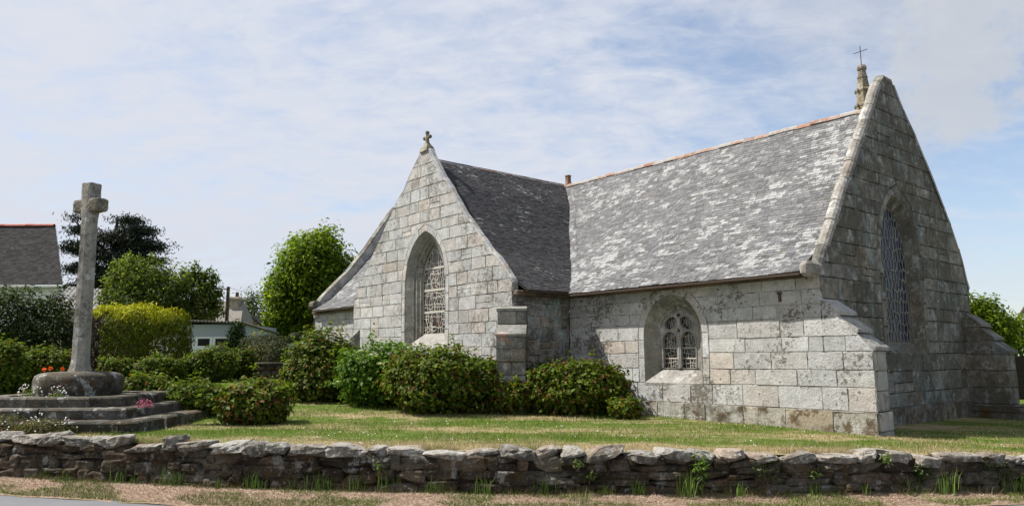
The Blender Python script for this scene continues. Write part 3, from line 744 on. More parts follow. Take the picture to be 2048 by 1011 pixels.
# south wall of the choir, its stones bonded into the corner buttress
mb = MB(); half, _ = pointed(.75 + .17, 1.72, 2.75)
wall_courses(mb, [.30, .70, 1.0, 1.32, 1.59, 1.93, 2.18, 2.45, 2.74], edge_fn([(UE, -1), (UE, 4)]), edge_fn([(.84, -1), (.84, 1.34), (.04, 2.24), (.0, 2.3), (0, 4)]),
             S0(0), [(-3.35, half, .70, 2.75)], .42, .95)
ring(mb, -3.35, .75, .70, 1.72, 2.56, .17, S0(0))
mb.build('choir_wall', [G_CHOIR, MORTAR], chapel)
mb = MB(); wall_courses(mb, [-.28, .30], edge_fn([(UE, -1), (UE, 4)]), edge_fn([(.86, -1), (.86, 4)]), S0(0.0), (), .5, 1.2, dfun=lambda z: .055)
mb.box((UE, -.05, .285), (.86, .02, .299)); mb.build('plinth', [G_PLINTH, MORTAR], chapel)

# transept gable
mb = MB(); half, _ = pointed(.955 + .17, 3.35, 4.83)
zs_ = [-.3, .1, .42, .8, 1.15, 1.5, 1.83, 2.1, 2.42, 2.75, 3.05, 3.38, 3.68, 3.95, 4.28, 4.6, 4.88, 5.2, 5.5, 5.85, 6.15, 6.5, 6.92]
gl = edge_fn([(UW, -1), (UW, 3.02), (-13.46, 3.58), (-12.74, 4.42), (-12.05, 5.22), (-11.55, 5.72), (-11.22, 5.92), (-10.94, 6.27), (-10.32, 6.92)], .03, 1)
gr = edge_fn([(UE, -1), (UE, 2.98), (-6.87, 3.45), (-7.44, 3.95), (-8.26, 4.82), (-9.24, 5.95), (-9.5, 6.27), (-9.98, 6.92)], .035, 2)
wall_courses(mb, zs_, gl, gr, S0(VT), [(-10.07, half, 1.5, 4.83)], .34, .8, split=.14, back=((gl, gr), .17, 2.7))
ring(mb, -10.07, .955, 1.5, 3.35, 4.63, .17, S0(VT))
mb.build('transept_gable', [G_LIT, MORTAR_PALE], chapel)
mb = MB(); wall_courses(mb, [-.3, .1, .4, .7, 1.0, 1.3, 1.62, 1.95, 2.2, 2.5, 2.76], edge_fn([(VT, -1), (VT, 4)]), edge_fn([(0, -1), (0, 4)]), E0(UE), (), .25, .6, split=.3)
mb.build('transept_wall', [G_INNER, MORTAR_PALE], chapel); mb = MB()
wall_courses(mb, [-.3, .2, .6, 1.0, 1.4, 1.8, 2.2, 2.6, 2.95], edge_fn([(VT, -1), (VT, 4)]), edge_fn([(0, -1), (0, 4)]), W0(UW), (), .5, .9)
mb.build('transept_wall', [G_INNER, MORTAR_PALE], chapel)

# east gable
mb = MB(); half, _ = pointed(.92 + .16, 3.4, 4.85)
el = edge_fn([(0, -1), (0, 2.8), (.24, 3.15), (1.43, 4.76), (2.75, 6.56), (3.1, 7.02), (3.36, 7.25)], .025, 5)
er = edge_fn([(7.19, -1), (7.19, 2.85), (6.7, 3.84), (5.88, 4.89), (4.73, 6.15), (4.05, 6.78), (3.7, 7.25)], .04, 6)
zs_ = [.22, .50, .92, 1.29, 1.55, 1.98, 2.26, 2.66, 2.93, 3.36, 3.66, 4.08, 4.36, 4.74, 4.98, 5.4, 5.69, 6.1, 6.42, 6.85, 7.25]
wall_courses(mb, zs_, el, er, E0(0), [(3.5, half, 1.29, 4.85)], .45, 1.0, back=((el, er), .19, 2.6), gap=.005, split=.10)
ring(mb, 3.5, .92, 1.29, 3.4, 4.66, .16, E0(0))
ng = [i for i, f in enumerate(mb.f)]
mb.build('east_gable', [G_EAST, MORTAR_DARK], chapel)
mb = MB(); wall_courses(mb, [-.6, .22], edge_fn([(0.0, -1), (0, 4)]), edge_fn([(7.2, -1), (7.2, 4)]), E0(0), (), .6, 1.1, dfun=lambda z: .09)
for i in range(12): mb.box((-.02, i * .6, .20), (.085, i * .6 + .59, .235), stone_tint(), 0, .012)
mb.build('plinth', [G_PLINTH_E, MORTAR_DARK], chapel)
# coping stones up both rakes, rough and lit on top
mb = MB()
for fn, s_, t0 in ((el, -1, 2.72), (er, 1, 2.8)):
    z = t0
    while z < 7.0:
        z1 = min(7.22, z + rt(.34, .6)); a, b = fn(z), fn(z1); t = stone_tint(); o_ = .035 + rt(-.022, .022)
        zz_ = [z + .006, (z + z1) / 2, z1 - .006]; V = []
        for q in zz_:
            x = fn(q) + s_ * (o_ + .026 * nz(q * 7, s_ * 3)); zz2 = q + .04
            V += [(.012, x - s_ * .10, zz2 - .05), (.012, x - s_ * .02, zz2 - .012), (-.03, x + s_ * .012, zz2 + .015 + .01 * nz(q * 9, 1)), (-.10, x + s_ * .026, zz2 + .026), (-.17, x + s_ * .012, zz2 + .012), (-.20, x - s_ * .02, zz2 - .012), (-.20, x - s_ * .22, zz2 - .2)]
        F_ = []
        for k in range(2):
            for j in range(6): F_.append((k * 7 + j, k * 7 + j + 1, k * 7 + j + 8, k * 7 + j + 7))
        F_ += [tuple(range(7)), tuple(range(14, 21))]
        mb.mesh(V, F_, t); z = z1
mb.box((-.20, 3.34, 7.12), (.016, 3.72, 7.30), (.6, .6, .5), 0, .07, .01)
mb.box((-.20, -.40, 2.64), (.025, .12, 2.93), (.6, .3, .5), 0, .07, .012)
mb.build('gable_coping', [G_COPE], chapel, smooth=False)

# nave and hidden sides
mb = MB(); wall_courses(mb, [-.3, .2, .6, .95, 1.3, 1.65, 2.0, 2.3, 2.65, 3.02], edge_fn([(UNW, -1), (UNW, 4)]), edge_fn([(UW, -1), (UW, 4)]), S0(0), (), .4, .8)
wall_courses(mb, [-.6, 0, .5, 1.0, 1.5, 2.0, 2.5, 2.95], edge_fn([(UNW, -1), (UNW, 4)]), edge_fn([(0, -1), (0, 4)]), N0(WID), (), .9, 1.6)
wl = edge_fn([(0, -1), (-.05, 3.3), (.45, 3.85), (1.4, 4.8), (2.3, 5.98), (3.1, 7.15), (3.45, 7.6)], .02, 9); wr = edge_fn([(7.15, -1), (7.2, 3.3), (6.7, 3.85), (5.75, 4.8), (4.85, 5.98), (4.05, 7.15), (3.7, 7.6)], .02, 10)
wall_courses(mb, [-.3 + .44 * i for i in range(18)] + [7.6], wl, wr, W0(UNW), (), .7, 1.3, back=((wl, wr), .34, 3.0))
mb.build('nave_wall', [G_LIT, MORTAR_PALE], chapel)
mb = MB()
for fn, s_ in ((wl, -1), (wr, 1)):
    z = 3.2
    while z < 7.5:
        z1 = z + .36; x0, x1 = fn(z), fn(z1); t = stone_tint()
        mb.mesh([(UNW - .02, x0 + s_ * .08, z), (UNW - .02, x1 + s_ * .08, z1), (UNW + .34, x1 + s_ * .08, z1), (UNW + .34, x0 + s_ * .08, z),
                 (UNW - .02, x0 - s_ * .12, z - .1), (UNW - .02, x1 - s_ * .12, z1 - .1), (UNW + .34, x1 - s_ * .12, z1 - .1), (UNW + .34, x0 - s_ * .12, z - .1)],
                [(0, 1, 2, 3), (0, 1, 5, 4), (3, 2, 6, 7), (0, 3, 7, 4), (1, 2, 6, 5)], t); z = z1 + .008
mb.tube([(UNW + .35, -.10, 3.28), (UNW - .02, -.10, 3.28)], .17, 10, (.5, .4, .5))
mb.build('gable_coping', [G_EAST], chapel)

# roofs
ch = [(-.38, 2.735), (.25, 3.14), (.8, 3.60), (1.5, 4.32), (2.2, 5.10), (2.9, 5.90), (WID / 2, 6.68)]
tr = [(4.12, 2.78), (3.83, 2.96), (3.32, 3.36), (2.75, 3.84), (1.93, 4.70), (.95, 5.82), (.0, 6.70)]
na = [(-.27, 3.06), (.45, 3.52), (1.4, 4.45), (2.3, 5.5), (WID / 2, 6.70)]
zi = lambda prof: (lambda z: float(np.interp(z, [p[1] for p in prof], [p[0] for p in prof])))
vC, dT, vN = zi(ch), zi(tr), zi(na)
def clump(a, z, s, seed): return .5 + .5 * nz(a * .9 + seed, z * .7 * 1.4, seed) * s + .25 * nz(a * 3.1, z * 2.9, seed + 7) * s
def lich_choir(a, z): return -.13 + .24 * (.5 + .9 * nz(a * .6 + 3, z * 1.1, 2)) + .40 * (.5 + .9 * nz(a * 2.3, z * 5.5, 12)) + .38 * rt() + (.05 if z < 4.2 else .0)
def lich_tr(a, z): return -.26 + .35 * (.5 + .9 * nz(a * 1.2, z * 1.6, 5)) + .42 * rt() + max(0, (z - 4.6) * .10)
mS = lambda a, x, z: (a, x, z); mN = lambda a, x, z: (a, WID - x, z)
mTE = lambda a, x, z: (UT + x, a, z); mTW = lambda a, x, z: (UT - x, a, z)
random.seed(21)
mb = MB(); slates(mb, ch, lambda z: UT + dT(z) + .28, lambda z: -.19, mS, .090, (.12, .20), lich_choir)
slates(mb, ch, lambda z: UT + dT(z) + .0, lambda z: UT + dT(z) + .275, mS, .08, (.08, .13), lambda a, z: lich_choir(a, z) + .06)
mb.build('choir_roof', [SLATE, UNDER], chapel, fixn=False)
mb = MB(); slates(mb, tr, lambda z: VT + .155, lambda z: vC(max(z, 2.8)), mTE, .088, (.11, .17), lich_tr)
mb.build('transept_roof', [SLATE_DARK, UNDER], chapel, fixn=False)
mb = MB(); slates(mb, tr, lambda z: VT + .155, lambda z: vN(max(z, 3.06)), mTW, .2, (.25, .4), lich_tr); mb.build('transept_roof', [SLATE, UNDER], chapel, fixn=False)
mb = MB(); slates(mb, na, lambda z: UNW + .33, lambda z: UT - dT(min(z, 6.69)), mS, .11, (.13, .2), lambda a, z: lich_choir(a, z) - .02); mb.build('nave_roof', [SLATE, UNDER], chapel, fixn=False)
mb = MB(); slates(mb, ch, lambda z: UT, lambda z: -.19, mN, .2, (.25, .4), lich_choir); slates(mb, na, lambda z: UNW + .33, lambda z: UT, mN, .2, (.25, .4), lich_choir); mb.build('north_roof', [SLATE, UNDER], chapel, fixn=False)
mb = MB(); ridge_tiles(mb, (UT + .1, WID / 2, 6.70), (-.2, WID / 2, 6.70), .115, .36); mb.build('ridge_tiles', TILE, chapel, fixn=False)
mb = MB(); ridge_tiles(mb, (UT, VT + .17, 6.70), (UT, WID / 2, 6.70), .075, .30, .06); mb.build('ridge_tiles', TILE, chapel, fixn=False)
mb = MB(); ridge_tiles(mb, (UNW + .3, WID / 2, 6.72), (UT - .45, WID / 2, 6.72), .115, .36); mb.build('ridge_tiles', TILE, chapel, fixn=False)
# eaves course under the slates
mb = MB(); x = UE + .02
while x < -.25:
    x1 = min(-.2, x + rt(.6, 1.1)); mb.box((x + .003, -.16, 2.655), (x1 - .003, .05, 2.795), stone_tint(), 0, .02, .003); x = x1
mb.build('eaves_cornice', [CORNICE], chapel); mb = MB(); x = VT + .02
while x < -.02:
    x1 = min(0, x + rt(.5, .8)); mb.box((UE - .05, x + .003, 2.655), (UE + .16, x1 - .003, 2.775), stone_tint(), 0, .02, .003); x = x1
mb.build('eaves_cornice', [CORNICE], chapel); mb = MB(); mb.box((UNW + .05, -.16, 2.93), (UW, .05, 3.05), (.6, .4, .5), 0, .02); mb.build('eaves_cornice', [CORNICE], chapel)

# buttresses
def buttress(M, steps, hw, mat, thick=.3, mort=MORTAR, lip=.035):
    mb = MB(); prev = None
    for z0, z1, n_out, z2, n_in in steps:
        k = max(1, round((z1 - z0) / thick)); zz_ = [z0 + (z1 - z0) * i / k for i in range(k + 1)]
        for a, b in zip(zz_[:-1], zz_[1:]):
            sp_ = rt(-.5, .5) * hw if rt() < .55 else None; j = rt(-.008, .008)
            for t0, t1 in ([(-hw, hw)] if sp_ is None else [(-hw, sp_), (sp_, hw)]):
                mb.box((-.3, t0 + .003, a + .004), (n_out + j, t1 - .003, b - .004), stone_tint(), 0, .016, .005, M)
        mb.box((-.3, -hw + .015, z0), (n_out - .02, hw - .015, z1), (.5, .5, .5), 1, 0, 0, M)
        if z2 > z1:
            ns = max(1, round(math.hypot(z2 - z1, n_out - n_in) / .42))
            for i in range(ns):
                f0, f1 = i / ns, (i + 1) / ns
                na_, nb_ = n_out + (n_in - n_out) * f0 + lip, n_out + (n_in - n_out) * f1 - lip * .25; za_, zb_ = z1 + (z2 - z1) * f0, z1 + (z2 - z1) * f1 - .004
                t = stone_tint(); h_ = hw + .012; J = lambda: rt(-.008, .008)
                V = [(-.3, -h_, za_), (na_ + J(), -h_, za_ + .003), (na_ + J(), -h_, za_ + .06), (nb_ + J(), -h_, zb_), (-.3, -h_, zb_)]
                V += [(p[0] + (J() if p[0] > 0 else 0), h_, p[2]) for p in V]
                mb.mesh([tuple(M @ Vector(p)) for p in V], [(0, 1, 2, 3, 4), (5, 6, 7, 8, 9), (0, 1, 6, 5), (1, 2, 7, 6), (2, 3, 8, 7), (3, 4, 9, 8)], t)
    return mb.build('buttress', [mat, mort], chapel)
random.seed(5)
def frame(ox, oy, nx, ny): return Matrix(((nx, -ny, 0, ox), (ny, nx, 0, oy), (0, 0, 1, 0), (0, 0, 0, 1)))
G_DIAG = granite('diagonal_buttress_stone', cool=(.27, .265, .24), warm=(.27, .235, .185), grime=.7, gthr=.53, white=.4, orange=.4, moss=.2)
G_BUTT = granite('buttress_stone', cool=(.36, .35, .32), warm=(.36, .30, .23), grime=.7, gthr=.55, white=.45, orange=.1)
buttress(frame(0, .29, 1, 0), [(-.35, .30, .86, .30, .86), (.30, 1.33, .82, 2.26, .02)], .265, G_BUTT, .34, MORTAR_DARK, .055)
buttress(frame(0, 6.87, 1, 0), [(-.7, .10, .93, .14, .86), (.14, 1.26, .84, 2.2, .1)], .30, G_EAST, .36, MORTAR_DARK, .055)
buttress(frame(0, 6.87, 1, 0), [(-.7, -.02, 1.0, .12, .88)], .36, G_PLINTH_E, .4, MORTAR_DARK)
s2 = 2 ** -.5
buttress(frame(UE, VT, s2, -s2), [(-.3, 1.44, .56, 1.47, .55), (1.48, 1.70, .54, 1.98, .27), (1.985, 2.28, .24, 2.40, .08)], .33, G_DIAG, .3, MORTAR_DARK, .012)
buttress(frame(UW, VT, -s2, -s2), [(-.3, 1.44, .22, 2.1, -.32)], .30, G_EAST, .36, MORTAR_DARK)

# windows: glass, tracery or glazing network, moulded jamb, sill
def window(name, mapf, cx, prof, nseg=12): 
    a, zb, zs, za, dp = prof[-1]
    gl_ = MB(); O = pointed_outline(cx, a + .05, zb - .03, zs, za + .05, 12)
    return a, zb, zs, za, dp, O
def jamb_and_sill(win, mapf, cx, prof, mat=G_REVEAL):
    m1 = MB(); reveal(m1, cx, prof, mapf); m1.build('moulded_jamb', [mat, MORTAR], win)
    m2 = MB()
    a0_, z0_, _, _, d0_ = prof[0]; a1_, z1_, _, _, d1_ = prof[-1]
    m2.face([mapf(cx - a0_, z0_, -d0_ + .012), mapf(cx + a0_, z0_, -d0_ + .012), mapf(cx + a1_ + .02, z1_, -d1_), mapf(cx - a1_ - .02, z1_, -d1_)], (.7, .5, .5))
    m2.face([mapf(cx - a0_, z0_, -d0_ + .012), mapf(cx + a0_, z0_, -d0_ + .012), mapf(cx + a0_, z0_ - .06, .006), mapf(cx - a0_, z0_ - .06, .006)], (.6, .5, .5))
    m2.build('sill', [G_SILL if mat is not G_EAST else G_EAST, MORTAR], win)
def glass_panes(name, poly_fn, x0, x1, z0, z1, mapf, d, mat, step=.08):
    mb = MB(); nx_, nz_ = int((x1 - x0) / step) + 1, int((z1 - z0) / step) + 1
    for i in range(nx_):
        for j in range(nz_):
            xa, xb = x0 + (x1 - x0) * i / nx_, x0 + (x1 - x0) * (i + 1) / nx_; za, zb_ = z0 + (z1 - z0) * j / nz_, z0 + (z1 - z0) * (j + 1) / nz_
            if poly_fn((xa + xb) / 2, (za + zb_) / 2): 
                t = rt(-.004, .004); mb.face([mapf(xa, za, -d), mapf(xb, za, -d - t), mapf(xb, zb_, -d - t), mapf(xa, zb_, -d)], (rt(), rt(), rt()))
    return mb.build(name, [mat], chapel, fixn=False)

random.seed(3)
# choir window: two lights and two upper mouchettes
cx = -3.35; mp = S0(0)
prof = [(.75, .70, 1.72, 2.56, 0.0), (.72, .73, 1.72, 2.52, .03), (.63, .84, 1.72, 2.40, .16), (.61, .86, 1.72, 2.37, .165), (.56, .92, 1.72, 2.31, .225), (.515, .97, 1.72, 2.26, .235), (.50, 1.0, 1.72, 2.24, .30)]
half, _ = pointed(.51, 1.72, 2.25)
win = glass_panes('window', lambda x, z: abs(x - cx) < half(z), cx - .51, cx + .51, .98, 2.26, mp, .325, GLASS_DARK)
jamb_and_sill(win, mp, cx, prof)
LH = []
for s_ in (-1, 1): LH.append(pointed_outline(cx + s_ * .240, .200, 1.0, 1.585, 1.79, 8))
circ = lambda x, z, rx, rz, k=16, rot=0: [(x + rx * math.cos(2 * math.pi * i / k) * math.cos(rot) - rz * math.sin(2 * math.pi * i / k) * math.sin(rot), z + rx * math.cos(2 * math.pi * i / k) * math.sin(rot) + rz * math.sin(2 * math.pi * i / k) * math.cos(rot)) for i in range(k)]
CH = [circ(cx - .205, 1.965, .185, .135, 16, .55), circ(cx + .205, 1.965, .185, .135, 16, -.55)]
DH = [[(cx - .045, 1.80), (cx, 1.745), (cx + .045, 1.80), (cx, 1.86)], [(cx - .06, 2.135), (cx, 2.075), (cx + .06, 2.135), (cx, 2.19)]]
mb = MB(); plate(mb, pointed_outline(cx, .51, .985, 1.72, 2.25, 12), LH + CH + DH, mp, .25, .33)
for h in LH + CH: mb.tube([mp(x, z, -.245) for x, z in (h if len(h) > 16 and h in LH else h + h[:1])], .016, 6, (.55, .4, .5))
mb.box((cx - .03, .215, .985), (cx + .03, .26, 1.74), (.55, .4, .5), 0, .012)
mb.build('stone_tracery', [G_SILL], win)
mb = MB()
for k, h in enumerate(LH + CH):
    x0_, x1_ = min(p[0] for p in h), max(p[0] for p in h); z0_, z1_ = min(p[1] for p in h), max(p[1] for p in h); L_ = []
    for q in range(4): shards(x0_, x1_, z0_ + (z1_ - z0_) * q / 4, z0_ + (z1_ - z0_) * (q + 1) / 4, .066, L_)
    for a, b in L_: bar2(mb, a, b, rt(.006, .011), mp, .317)
    for q in ((.25, .53) if k < 2 else ()):
        zq = z0_ + (z1_ - z0_) * q; bar2(mb, (x0_, zq), (x1_, zq), .024, mp, .314)
mb.build('glazing_bars', [CAME], win)

# transept window
cx = -10.07; mp = S0(VT)
prof = [(.955, 1.5, 3.35, 4.63, 0.0), (.93, 1.52, 3.35, 4.60, .02), (.76, 1.68, 3.33, 4.46, .14), (.74, 1.69, 3.33, 4.44, .15), (.73, 1.70, 3.33, 4.42, .19), (.66, 1.76, 3.32, 4.37, .20), (.61, 1.80, 3.32, 4.33, .26), (.56, 1.85, 3.32, 4.28, .265), (.545, 1.87, 3.32, 4.26, .33)]
half, _ = pointed(.56, 3.32, 4.28)
win = glass_panes('window', lambda x, z: abs(x - cx) < half(z) + .02, cx - .56, cx + .56, 1.85, 4.29, mp, .355, GLASS_DARK)
jamb_and_sill(win, mp, cx, prof)
mb = MB(); L_ = []; h_ = pointed(.545, 3.32, 4.26)[0]
for i in range(4):
    z0_, z1_ = 1.88 + i * .6, 1.88 + (i + 1) * .6
    for q in range(2): shards(cx - .545, cx, z0_ + .3 * q, z0_ + .3 * q + .3, .10, L_); shards(cx, cx + .545, z0_ + .3 * q, z0_ + .3 * q + .3, .10, L_)
    # curved sweeps of the figures
    for q in range(4):
        x, z = cx + rt(-.35, .35), z0_ + rt(.1, .5); rr_ = rt(.10, .2); a0 = rt(0, 6)
        pts = [(x + rr_ * math.cos(a0 + k * .42), z + 1.3 * rr_ * math.sin(a0 + k * .42)) for k in range(9)]; L_ += list(zip(pts[:-1], pts[1:]))
ins = lambda p: abs(p[0] - cx) <= h_(p[1]) + .004 and p[1] >= 1.87
for a, b in L_:
    c = clip_seg(a, b, ins)
    if c: bar2(mb, *c, rt(.011, .022), mp, .345)
for z in (2.46, 3.06, 3.66): bar2(mb, (cx - h_(z), z), (cx + h_(z), z), .06, mp, .338, .02)
o_ = pointed_outline(cx, .545, 1.87, 3.32, 4.26)
for a, b in zip(o_[:-1], o_[1:]): bar2(mb, a, b, .04, mp, .335, .02)
bar2(mb, o_[0], o_[-1], .04, mp, .335, .02)
mb.build('glazing_bars', [CAME], win)

# east window: cell-like network over blue glass
cx = 3.5; mp = E0(0)
prof = [(.92, 1.29, 3.4, 4.66, 0.0), (.88, 1.32, 3.4, 4.61, .03), (.78, 1.46, 3.39, 4.46, .19), (.76, 1.48, 3.39, 4.44, .20), (.745, 1.5, 3.39, 4.42, .23)]
half, _ = pointed(.76, 3.39, 4.44)
win = glass_panes('window', lambda x, z: abs(x - cx) < half(z) + .03, cx - .78, cx + .78, 1.48, 4.46, mp, .25, GLASS_BLUE, .14)
jamb_and_sill(win, mp, cx, prof, G_EAST)
pts = []
for j in range(-1, 16):
    for i in range(-1, 12): pts.append(Vector((cx - .8 + (i + .5 * (j % 2) + rt(-.33, .33)) * .15, (1.4 + (j + rt(-.33, .33)) * .22) * .55)))
vo, eo, fo, *_ = delaunay_2d_cdt(pts, [], [], 0, 1e-6)
def cc(f):
    (ax, ay), (bx, by), (cx_, cy_) = [tuple(vo[i]) for i in f[:3]]; d = 2 * (ax * (by - cy_) + bx * (cy_ - ay) + cx_ * (ay - by))
    return (((ax**2+ay**2)*(by-cy_)+(bx**2+by**2)*(cy_-ay)+(cx_**2+cy_**2)*(ay-by))/d, ((ax**2+ay**2)*(cx_-bx)+(bx**2+by**2)*(ax-cx_)+(cx_**2+cy_**2)*(bx-ax))/d) if abs(d) > 1e-9 else None
em = {}
for k, f in enumerate(fo):
    for i in range(3): em.setdefault(tuple(sorted((f[i], f[(i + 1) % 3]))), []).append(k)
h_ = pointed(.745, 3.39, 4.42)[0]; ins = lambda p: abs(p[0] - cx) <= h_(p[1]) and p[1] >= 1.5
mb = MB()
for e_, fs in em.items():
    if len(fs) == 2:
        a, b = cc(fo[fs[0]]), cc(fo[fs[1]])
        if a and b and math.dist(a, b) < .6:
            c = clip_seg((a[0], a[1] / .55), (b[0], b[1] / .55), ins)
            if c: bar2(mb, *c, .05 if rt() < .2 else rt(.018, .03), mp, .238)
o_ = pointed_outline(cx, .745, 1.5, 3.39, 4.42)
for a, b in list(zip(o_[:-1], o_[1:])) + [(o_[0], o_[-1])]: bar2(mb, a, b, .035, mp, .23, .015)
mb.build('glazing_bars', [CAME_GREY], win)

# finials
mb = MB(); c0 = Vector((-10.15, VT - (-.10), 0))
V = []
for z, r in ((6.86, .19), (6.98, .15), (7.08, .075), (7.12, .06)):
    V += [(c0.x + sx * r, c0.y + sy * r * .75, z) for sx, sy in ((-1, -1), (1, -1), (1, 1), (-1, 1))]
mb.mesh(V, [(i * 4 + k, i * 4 + (k + 1) % 4, i * 4 + 4 + (k + 1) % 4, i * 4 + 4 + k) for i in range(3) for k in range(4)] + [(12, 13, 14, 15)], (.5, .5, .5))
mb.tube([c0 + Vector((0, 0, 7.10)), c0 + Vector((0, 0, 7.25)), c0 + Vector((0, 0, 7.40))], [.06, .05, .045], 8)
mb.tube([c0 + Vector((-.12, 0, 7.27)), c0 + Vector((.12, 0, 7.28))], .042, 8)
for p in ((-.125, 0, 7.27), (.125, 0, 7.28), (0, 0, 7.41)):
    q = c0 + Vector(p); mb.tube([q + Vector((0, 0, -.05)), q + Vector((0, 0, -.02)), q + Vector((0, 0, .025)), q + Vector((0, 0, .05))], [.03, .06, .058, .025], 8)
mb.build('gable_cross', [G_SPIRE], chapel)
mb = MB(); c0 = Vector((-.62, WID / 2 + .12, 0))
def octa(z, r): return [(c0.x + r * math.cos(math.pi / 4 * (k + .5)), c0.y + r * math.sin(math.pi / 4 * (k + .5)), z) for k in range(8)]
lv = [(6.2, .185), (6.78, .168), (6.79, .180), (6.83, .180), (6.84, .165), (7.12, .142), (7.13, .155), (7.17, .160), (7.20, .142), (7.21, .135), (7.44, .102), (7.45, .112), (7.48, .112), (7.49, .098), (7.64, .078), (7.65, .10), (7.70, .105), (7.75, .085), (7.77, .03)]
V = sum((octa(z, r) for z, r in lv), [])
mb.mesh(V, [(i * 8 + k, i * 8 + (k + 1) % 8, i * 8 + 8 + (k + 1) % 8, i * 8 + 8 + k) for i in range(len(lv) - 1) for k in range(8)], (.5, .6, .5))
for z, r in ((6.80, .19), (7.15, .165)):
    for k in range(8):
        a = math.pi / 4 * (k + .5); q = Vector((c0.x + r * math.cos(a), c0.y + r * math.sin(a), z)); mb.tube([q + Vector((0, 0, -.05)), q, q + Vector((0, 0, .05))], [.010, .028, .012], 6, (.4, .5, .5))
sp_ob = mb.build('spirelet', [G_SPIRE], chapel)
mb = MB(); mb.tube([c0 + Vector((0, 0, 7.74)), c0 + Vector((-.004, 0, 8.22))], .010, 6); mb.tube([c0 + Vector((-.155, 0, 8.085)), c0 + Vector((.155, 0, 8.095))], .009, 6); mb.build('iron_cross', [IRON], sp_ob)
mb = MB(); mb.tube([(-10.02, WID / 2, 6.66), (-10.02, WID / 2, 6.80), (-10.02, WID / 2, 6.95), (-10.02, WID / 2, 6.96), (-10.02, WID / 2, 7.0)], [.12, .095, .085, .105, .10], 4, (.5, .8, .5)); mb.build('ridge_pot', [granite('pot_clay', cool=(.20, .13, .08), warm=(.26, .12, .06), grime=.6, gthr=.5, white=.3, orange=.6)], chapel)
mb = MB(); mb.box((-.83, -.035, 2.25), (-.78, .02, 2.42), (.5, .5, .5), 0, .008); mb.box((-.845, -.05, 2.39), (-.765, .02, 2.43), (.5, .5, .5), 0, .008); mb.build('iron_bracket', [IRON], chapel)

# ------------------------------------------------------------------ wayside cross on its steps
def rock_template(n_=4, p=5.0):
    idx = {}; V = []; F_ = []
    def vid(q):
        k = tuple(round(c, 4) for c in q)
        if k not in idx: idx[k] = len(V); V.append(q)
        return idx[k]
    for ax in range(3):
        for sg in (-1, 1):
            o1, o2 = [k for k in range(3) if k != ax]
            for i in range(n_):
                for j in range(n_):
                    f = []
                    for (a, b) in ((i, j), (i + 1, j), (i + 1, j + 1), (i, j + 1)):
                        q = [0, 0, 0]; q[ax] = sg; q[o1] = -1 + 2 * a / n_; q[o2] = -1 + 2 * b / n_; f.append(vid(tuple(q)))
                    F_.append(tuple(f))
    V = np.array(V); V = V / (np.abs(V) ** p).sum(1, keepdims=True) ** (1 / p)
    return V, F_
ROCK, ROCKF = rock_template(4, 6.0); ROCKB, ROCKBF = rock_template(6, 5.0)
def rock(mb, c, size, seed, rough=.13, rz=0.0, tilt=0.0, tint=None, big=False, shear=0.0, freq=1.3, cuts=0, boxy=1.0):
    T_, F_ = (ROCKB, ROCKBF) if big else (ROCK, ROCKF); s_ = np.array(size) * .5; out = []
    M = Matrix.Rotation(rz, 3, 'Z') @ Matrix.Rotation(tilt, 3, 'Y'); CU = []
    for i in range(cuts):
        c_ = Vector((rt(-1, 1), rt(-1, .6), rt(-.9, 1.1)));
        if c_.length > .2: CU.append((c_.normalized(), rt(.70, 1.05)))
    for q in T_:
        if boxy != 1.0: q = np.sign(q) * np.abs(q) ** boxy
        k = Vector(q) * freq + Vector((seed * 3.7, seed * 1.3, seed * .7))
        dn = mnoise.noise(k) * rough + mnoise.noise(k * 2.7) * rough * .45
        if CU:
            qv = Vector(q)
            for c_, d_ in CU:
                e_ = qv.dot(c_) - d_
                if e_ > 0: qv = qv - c_ * e_
            q = tuple(qv)
        v = Vector(((q[0] * (1 + dn) + shear * q[2]) * s_[0], q[1] * (1 + dn) * s_[1], q[2] * (1 + dn * .9) * s_[2]))
        out.append(tuple(M @ v + Vector(c)))
    mb.mesh(out, F_, tint or stone_tint())

